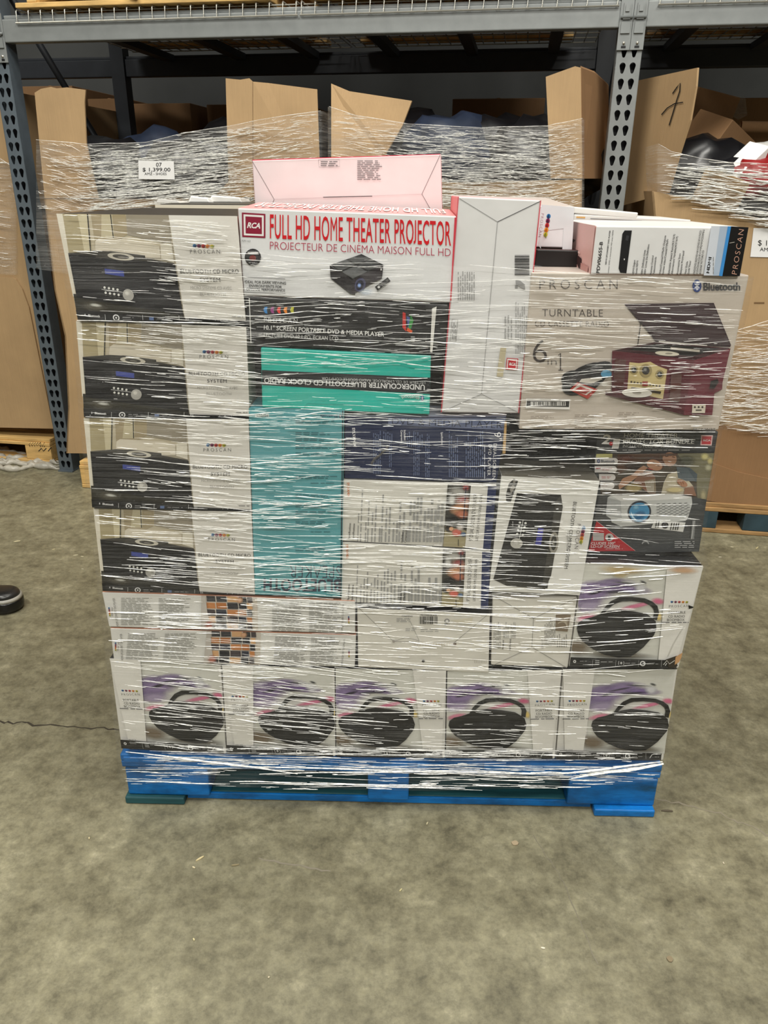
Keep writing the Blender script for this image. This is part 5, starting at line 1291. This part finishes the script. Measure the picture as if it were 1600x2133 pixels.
def small_box(name, label, px, py, d, s, rot, mat):
    mb = MB(); mb.box((0, 0, 0), ((1, 0, 0), (0, 1, 0), (0, 0, 1)), s); o = mb.build(name, mat, bevel=.003, origin=Vector((0, 0, 0)))
    o.location = RF.hit(px, py, d); o.rotation_euler = rot; tag(o, label, 'box')
small_box('white_shoe_box', 'white shoe box tilted on its corner in the right edge bin', 1552, 345, dC+.22, (.16, .1, .06), (.3, -.75, .2), M_PAPER)
small_box('red_shoe_box', 'red shoe box tilted beside the white one in the right edge bin', 1592, 338, dC+.25, (.1, .1, .05), (.2, .5, .2), M_RED)
small_box('open_brown_box', 'brown open box tipped over in the right edge bin', 1500, 318, dC+.6, (.28, .2, .18), (.3, .45, .5), M_KRAFT_D)
small_box('open_brown_box', 'brown box leaning behind the tall marked flap', 1450, 245, dC+.85, (.22, .2, .22), (.2, .15, .3), M_KRAFT_D)
small_box('pale_carton_piece', 'pale orange carton low in the right edge bin behind film', 1500, 400, dC+.05, (.16, .05, .12), (.1, .3, .1), M_KRAFT)
mb = MB(); mb.tube([RF.P(RU(1543, 264, dC+.7), dC+.7, RF.uv(1543, 264, dC+.7)[1]), RF.P(RU(1700, 266, dC+.7), dC+.7, RF.uv(1700, 266, dC+.7)[1])], .022, 12)
tag(mb.build('cardboard_tube', M_KRAFT_D), 'brown cardboard tube lying across the right edge bin', 'tube')

# film around the bins
def film_band(label, top, bot, d, parts, back=.9, mat=None, nx=30, left=True, right=True, name='bin_wrap', lim=0):
    mb = MB(); x0, x1 = top[0][0], top[-1][0]; g = []
    for j in range(13):
        row = []
        for i in range(nx+1):
            x = x0+(x1-x0)*i/nx; a, b = interp(top, x), interp(bot, x); y = a+(b-a)*j/12
            row.append(RF.hit(x, y, d+.002*math.sin(x*.07+y*.05)))
        L0, R0 = row[0], row[-1]
        if left: row = [L0+RF.w*back-RF.u*.02, L0+RF.w*back*.5-RF.u*.015, L0+RF.w*.01-RF.u*.008]+row
        if right: row = row+[R0+RF.w*.01+RF.u*.008, R0+RF.w*back*.5+RF.u*.015, R0+RF.w*back+RF.u*.02]
        g.append(row)
    nc = len(g[0])
    mb.add([p for r in g for p in r], [(j*nc+i, j*nc+i+1, (j+1)*nc+i+1, (j+1)*nc+i) for j in range(12) for i in range(nc-1)], (235, 235, 235), 0, True)
    o = mb.build(name, [mat or M_FILM_T]); tag(o, label, 'plastic wrap')
    mb = MB()
    for (xa, xb, n, wmin, wmax, Lm, sl0, sls, pw) in parts:
        k = 0; tr = 0
        while k < n and tr < n*12:
            tr += 1
            x = rf.uniform(xa, xb); a, b = interp(top, x), interp(bot, x); y = a+((min(b, lim) if lim else b)-a)*rf.random()**pw
            L = min(200, rf.lognormvariate(math.log(Lm), .7)); sl = rf.gauss(sl0, sls)
            if x-L/2 < x0 or x+L/2 > x1: continue
            if y-abs(L*sl)/2 < interp(top, x)+1 or y+abs(L*sl)/2 > interp(bot, x)-1: continue
            crease(mb, RF, x, y, L, rf.uniform(wmin, wmax), sl, d-.004, 0, rf.gauss(0, .8), 2.0); k += 1
    for (pl, w) in ((top, 1.6),):
        for p, q in zip(pl, pl[1:]):
            crease(mb, RF, (p[0]+q[0])/2, (p[1]+q[1])/2, abs(q[0]-p[0])*1.02, w, (q[1]-p[1])/(q[0]-p[0]), d-.004, 0, 0, 2.0)
    c = mb.build('film_creases', [M_RIDGE], o); c['kind'] = 'stuff'
    return o
film_band('creased film around the left shoe bin, below its standing flaps', [(76, 291), (180, 300), (300, 297), (400, 274), (480, 262), (560, 246), (667, 231)], [(76, 560), (200, 580), (667, 600)], dA-.012,
          [(80, 200, 120, .6, 1.6, 18, .25, .1, 1), (190, 480, 620, .6, 2.2, 34, -.07, .07, .8), (190, 480, 200, .5, 1.2, 90, -.10, .05, .9), (470, 667, 520, .6, 1.8, 16, -.12, .12, .8)], lim=440)
film_band('creased film around the bin behind the right half of the stack', [(686, 222), (740, 240), (850, 258), (1000, 266), (1140, 262), (1213, 247)], [(686, 600), (1213, 600)], dB-.012,
          [(690, 860, 160, .6, 1.6, 30, .12, .08, .9), (850, 1140, 900, .5, 1.6, 22, .02, .08, .8), (850, 1140, 120, .5, 1.0, 110, .04, .04, .6), (1135, 1213, 260, .5, 1.3, 13, -.1, .12, .9)], lim=430)
film_band('creased film around the top of the bin at the right edge', [(1372, 300), (1400, 316), (1460, 330), (1520, 338), (1600, 341), (1745, 350)], [(1372, 400), (1430, 416), (1530, 450), (1620, 490), (1745, 520)], dC-.014,
          [(1390, 1740, 300, .8, 2.6, 34, .06, .07, .8), (1450, 1740, 40, 2.0, 4.5, 90, .1, .1, .8)])
film_band('creased film around the middle of the bin at the right edge', [(1380, 705), (1460, 700), (1530, 690), (1600, 668), (1745, 640)], [(1390, 888), (1500, 895), (1600, 905), (1745, 925)], dC-.018,
          [(1400, 1740, 230, .6, 1.9, 40, .03, .06, 1), (1450, 1740, 110, .5, 1.2, 70, -.14, .1, 1), (1450, 1740, 50, .5, 1.2, 90, .16, .06, 1)], mat=M_FILM)
film_band('creased film around the bin left of the rack post', [(-320, 270), (-100, 300), (0, 330), (30, 350)], [(-320, 560), (30, 572), (31, 572)], dD-.014, [(-300, 30, 260, .7, 2.2, 26, .1, .1, 1)])

# price sheets taped on the film
def sheet(label, quad, d, texts):
    mb = MB(); a = Art(mb, RF, d, (0, 0), 1.0)
    f = [RF.hit(x, y, d) for x, y in quad]; b = [p+RF.w*.0006 for p in f]
    mb.add(f+b, [(3, 2, 1, 0), (4, 5, 6, 7), (0, 1, 5, 4), (1, 2, 6, 5), (2, 3, 7, 6), (3, 0, 4, 7)], (240, 240, 240))
    for t, p0, p1, h, w in texts: a.text(t, p0, p1, h, (26, 26, 28), w)
    tag(mb.build('price_sheet', [M_PRINT, M_SOFT]), label, 'paper sign')
sheet('white price sheet reading 1,399.00 on the left shoe bin', [(288, 334), (362, 336), (364, 374), (289, 373)], dA-.022, [('07', (325, 347), (337, 347), 8, 'semi'), ('$ 1,399.00', (297, 357), (355, 357), 7.5, 'semi'), ('AMZ - SHOES', (301, 364.5), (347, 364.5), 5, 'reg')])
sheet('white price sheet cut by the right edge, on the bin at the right', [(1570, 475), (1680, 478), (1680, 538), (1563, 535)], dC-.003, [('$ 1,', (1579, 511), (1604, 512), 11, 'reg'), ('AMZ', (1583, 523), (1608, 524), 7.5, 'reg')])
mb = MB(); a = Art(mb, RF, dC-.0005, (0, 0), 1.0); a.fine(1571, 628, 1620, 634, 1, (120, 92, 62), ragged=0, th=.5, fill=.5)
mb.build('printed_code', [M_PRINT, M_SOFT], binC)
mb = MB(); q = [RF.hit(x, y, 1.27) for x, y in ((1520, 200), (1556, 198), (1550, 250), (1525, 245))]
q = [RF.hit(1519, 200, 1.28), RF.hit(1553, 200, 1.28), RF.hit(1557, 240, 1.28), RF.hit(1538, 250, 1.28), RF.hit(1522, 240, 1.28)]
mb.add(q+[p+RF.w*.002 for p in q], [(4, 3, 2, 1, 0), (5, 6, 7, 8, 9)]+[(i, (i+1) % 5, 5+(i+1) % 5, 5+i) for i in range(5)])
tag(mb.build('packing_pouch', M_FILM_T), 'clear packing pouch on the dim bin far back at the right', 'pouch')

# ------------------------------------------------------------------ things on the floor
# loose film lying along the foot of the left pallet
mb = MB(); rr = random.Random(5)
for s in range(5):
    pts = []; rad = []
    for i in range(26):
        x = -60+i*7.4; y = (940, 950, 962, 972, 982)[s]+(i*.55 if s < 3 else -i*.3)+4*math.sin(i*.5+s*2)
        p = ground(x, min(y, 990)); r0 = rr.uniform(.008, .02)*(1 if 2 < i < 24 else .4); pts.append(p+Vector((0, 0, r0*.8))); rad.append(r0)
    mb.tube(pts, rad, 7)
o = mb.build('loose_film', [mat_simple('crumpled_clear_film', (178, 174, 162), .3, 0, 18, .3, 1.0)]); tag(o, 'crumpled heap of used stretch film on the floor left of the rack post', 'plastic wrap')
# toe of a black shoe
sx = ground(0, 1283); sh = empty('shoe', Vector((sx.x-.1, sx.y, 0)), 'toe of a glossy black shoe at the left edge of the photo', 'shoe')
def shoe_part(name, prof, mat):
    mb = MB(); rings = []
    base = Vector((sx.x, sx.y+.05, 0))
    for z, k in prof:
        ring = []
        for i in range(40):
            t = 2*math.pi*i/40; x = math.cos(t); y = math.sin(t)
            ex = .058*k if x > 0 else .235*k
            ring.append(base+Vector((x*ex, y*(.054*k), z)))
        rings.append(ring)
    vs = [p for r in rings for p in r]; fs = [(j*40+i, j*40+(i+1) % 40, (j+1)*40+(i+1) % 40, (j+1)*40+i) for j in range(len(rings)-1) for i in range(40)]
    fs += [tuple(range(40))[::-1], tuple((len(rings)-1)*40+i for i in range(40))]
    mb.add(vs, fs, (20, 20, 20), 0, True); return mb.build(name, mat, sh)
shoe_part('sole', [(.004, .86), (.008, .95), (.02, 1.0), (.036, 1.0), (.042, .98)], mat_simple('black_rubber', (16, 16, 16), .25, 0, 10, .2, .2))
shoe_part('welt', [(.0425, .98), (.048, .97), (.052, .93), (.0535, .88)], mat_simple('pale_rubber', (150, 148, 140), .35, 0, 16, .3, .3))  # pale band between sole and toe cap
shoe_part('toe_cap', [(.0538, .87), (.062, .82), (.068, .7), (.072, .5), (.073, .2)], mat_simple('black_leather', (36, 36, 36), .3, 0, 12, .3, .4))
# chips of wood and specks
chips = [(417, 1789, 20, -40, (222, 206, 160), 'long pale wood chip in front of the pallet, left half'), (404, 1808, 8, 20, (224, 212, 176), 'short wood chip beside the long one'), (490, 1803, 18, -8, (150, 138, 108), 'thin brown splinter right of the two pale chips'),
         (1072, 1757, 15, 0, (178, 160, 132), 'tan paper flake in front of the pallet, right half'), (1131, 1976, 9, 10, (232, 226, 206), 'white chip low in the foreground'), (1395, 1999, 14, 0, (140, 126, 100), 'round tan blot of cardboard in the right foreground'),
         (186, 1747, 6, 70, (214, 200, 160), 'tiny chip on the floor left of the pallet corner'), (404, 1958, 7, 60, (216, 206, 160), 'tiny yellow chip low on the left'), (560, 2037, 5, -30, (210, 200, 170), 'tiny pale chip near the bottom edge'),
         (835, 1855, 10, -50, (206, 196, 150), 'thin splinter in front of the middle pallet block'), (1507, 1799, 6, 80, (214, 204, 180), 'small chip on the right side of the floor'), (36, 1128, 14, -22, (226, 216, 178), 'thin splinter above the black shoe'),
         (112, 1145, 7, -30, (220, 210, 170), 'tiny splinter left of the lower micro system carton'), (158, 1157, 10, -18, (230, 222, 190), 'pale splinter near the stack, left side'), (171, 1160, 7, 8, (230, 222, 190), 'white speck next to the pale splinter'), (172, 1186, 6, 5, (220, 214, 190), 'white speck below the pale splinter'),
         (1577, 1142, 14, -45, (206, 196, 150), 'splinter on the floor at the right edge, below the far bin'), (1525, 1140, 7, 20, (222, 214, 184), 'chip left of the right edge splinter'), (1500, 1161, 7, 0, (224, 218, 196), 'pale chip nearest the stack on the right'), (890, 1716, 8, -70, (206, 196, 160), 'tiny splinter under the right half of the pallet front'), (1390, 1690, 26, 3, (96, 88, 74), 'dark splinter by the right corner of the pallet')]
for i, (x, y, L, an, c, lab) in enumerate(chips):
    p = ground(x, y); k = (ground(x+1, y)-p).length; l = L*k/2; w = (l*.9 if 'blot' in lab or 'flake' in lab else max(l*.22, .0016)); a_ = R(-an)
    mb = MB(); n = 9; vs = []
    for j in range(n):
        t = 2*math.pi*j/n; rj = rr.uniform(.75, 1.1); X = math.cos(t)*l*rj; Y = math.sin(t)*w*rj
        vs.append(p+Vector((X*math.cos(a_)-Y*math.sin(a_), X*math.sin(a_)+Y*math.cos(a_), 0)))
    mb.add([v+Vector((0, 0, .0006)) for v in vs]+[v+Vector((0, 0, .0026)) for v in vs], [tuple(range(n))[::-1], tuple(range(n, 2*n))]+[(j, (j+1) % n, n+(j+1) % n, n+j) for j in range(n)], c)
    tag(mb.build('wood_chip' if 'speck' not in lab else 'paper_speck', [M_PRINT]), lab, 'debris', 'chips scattered on the concrete floor')
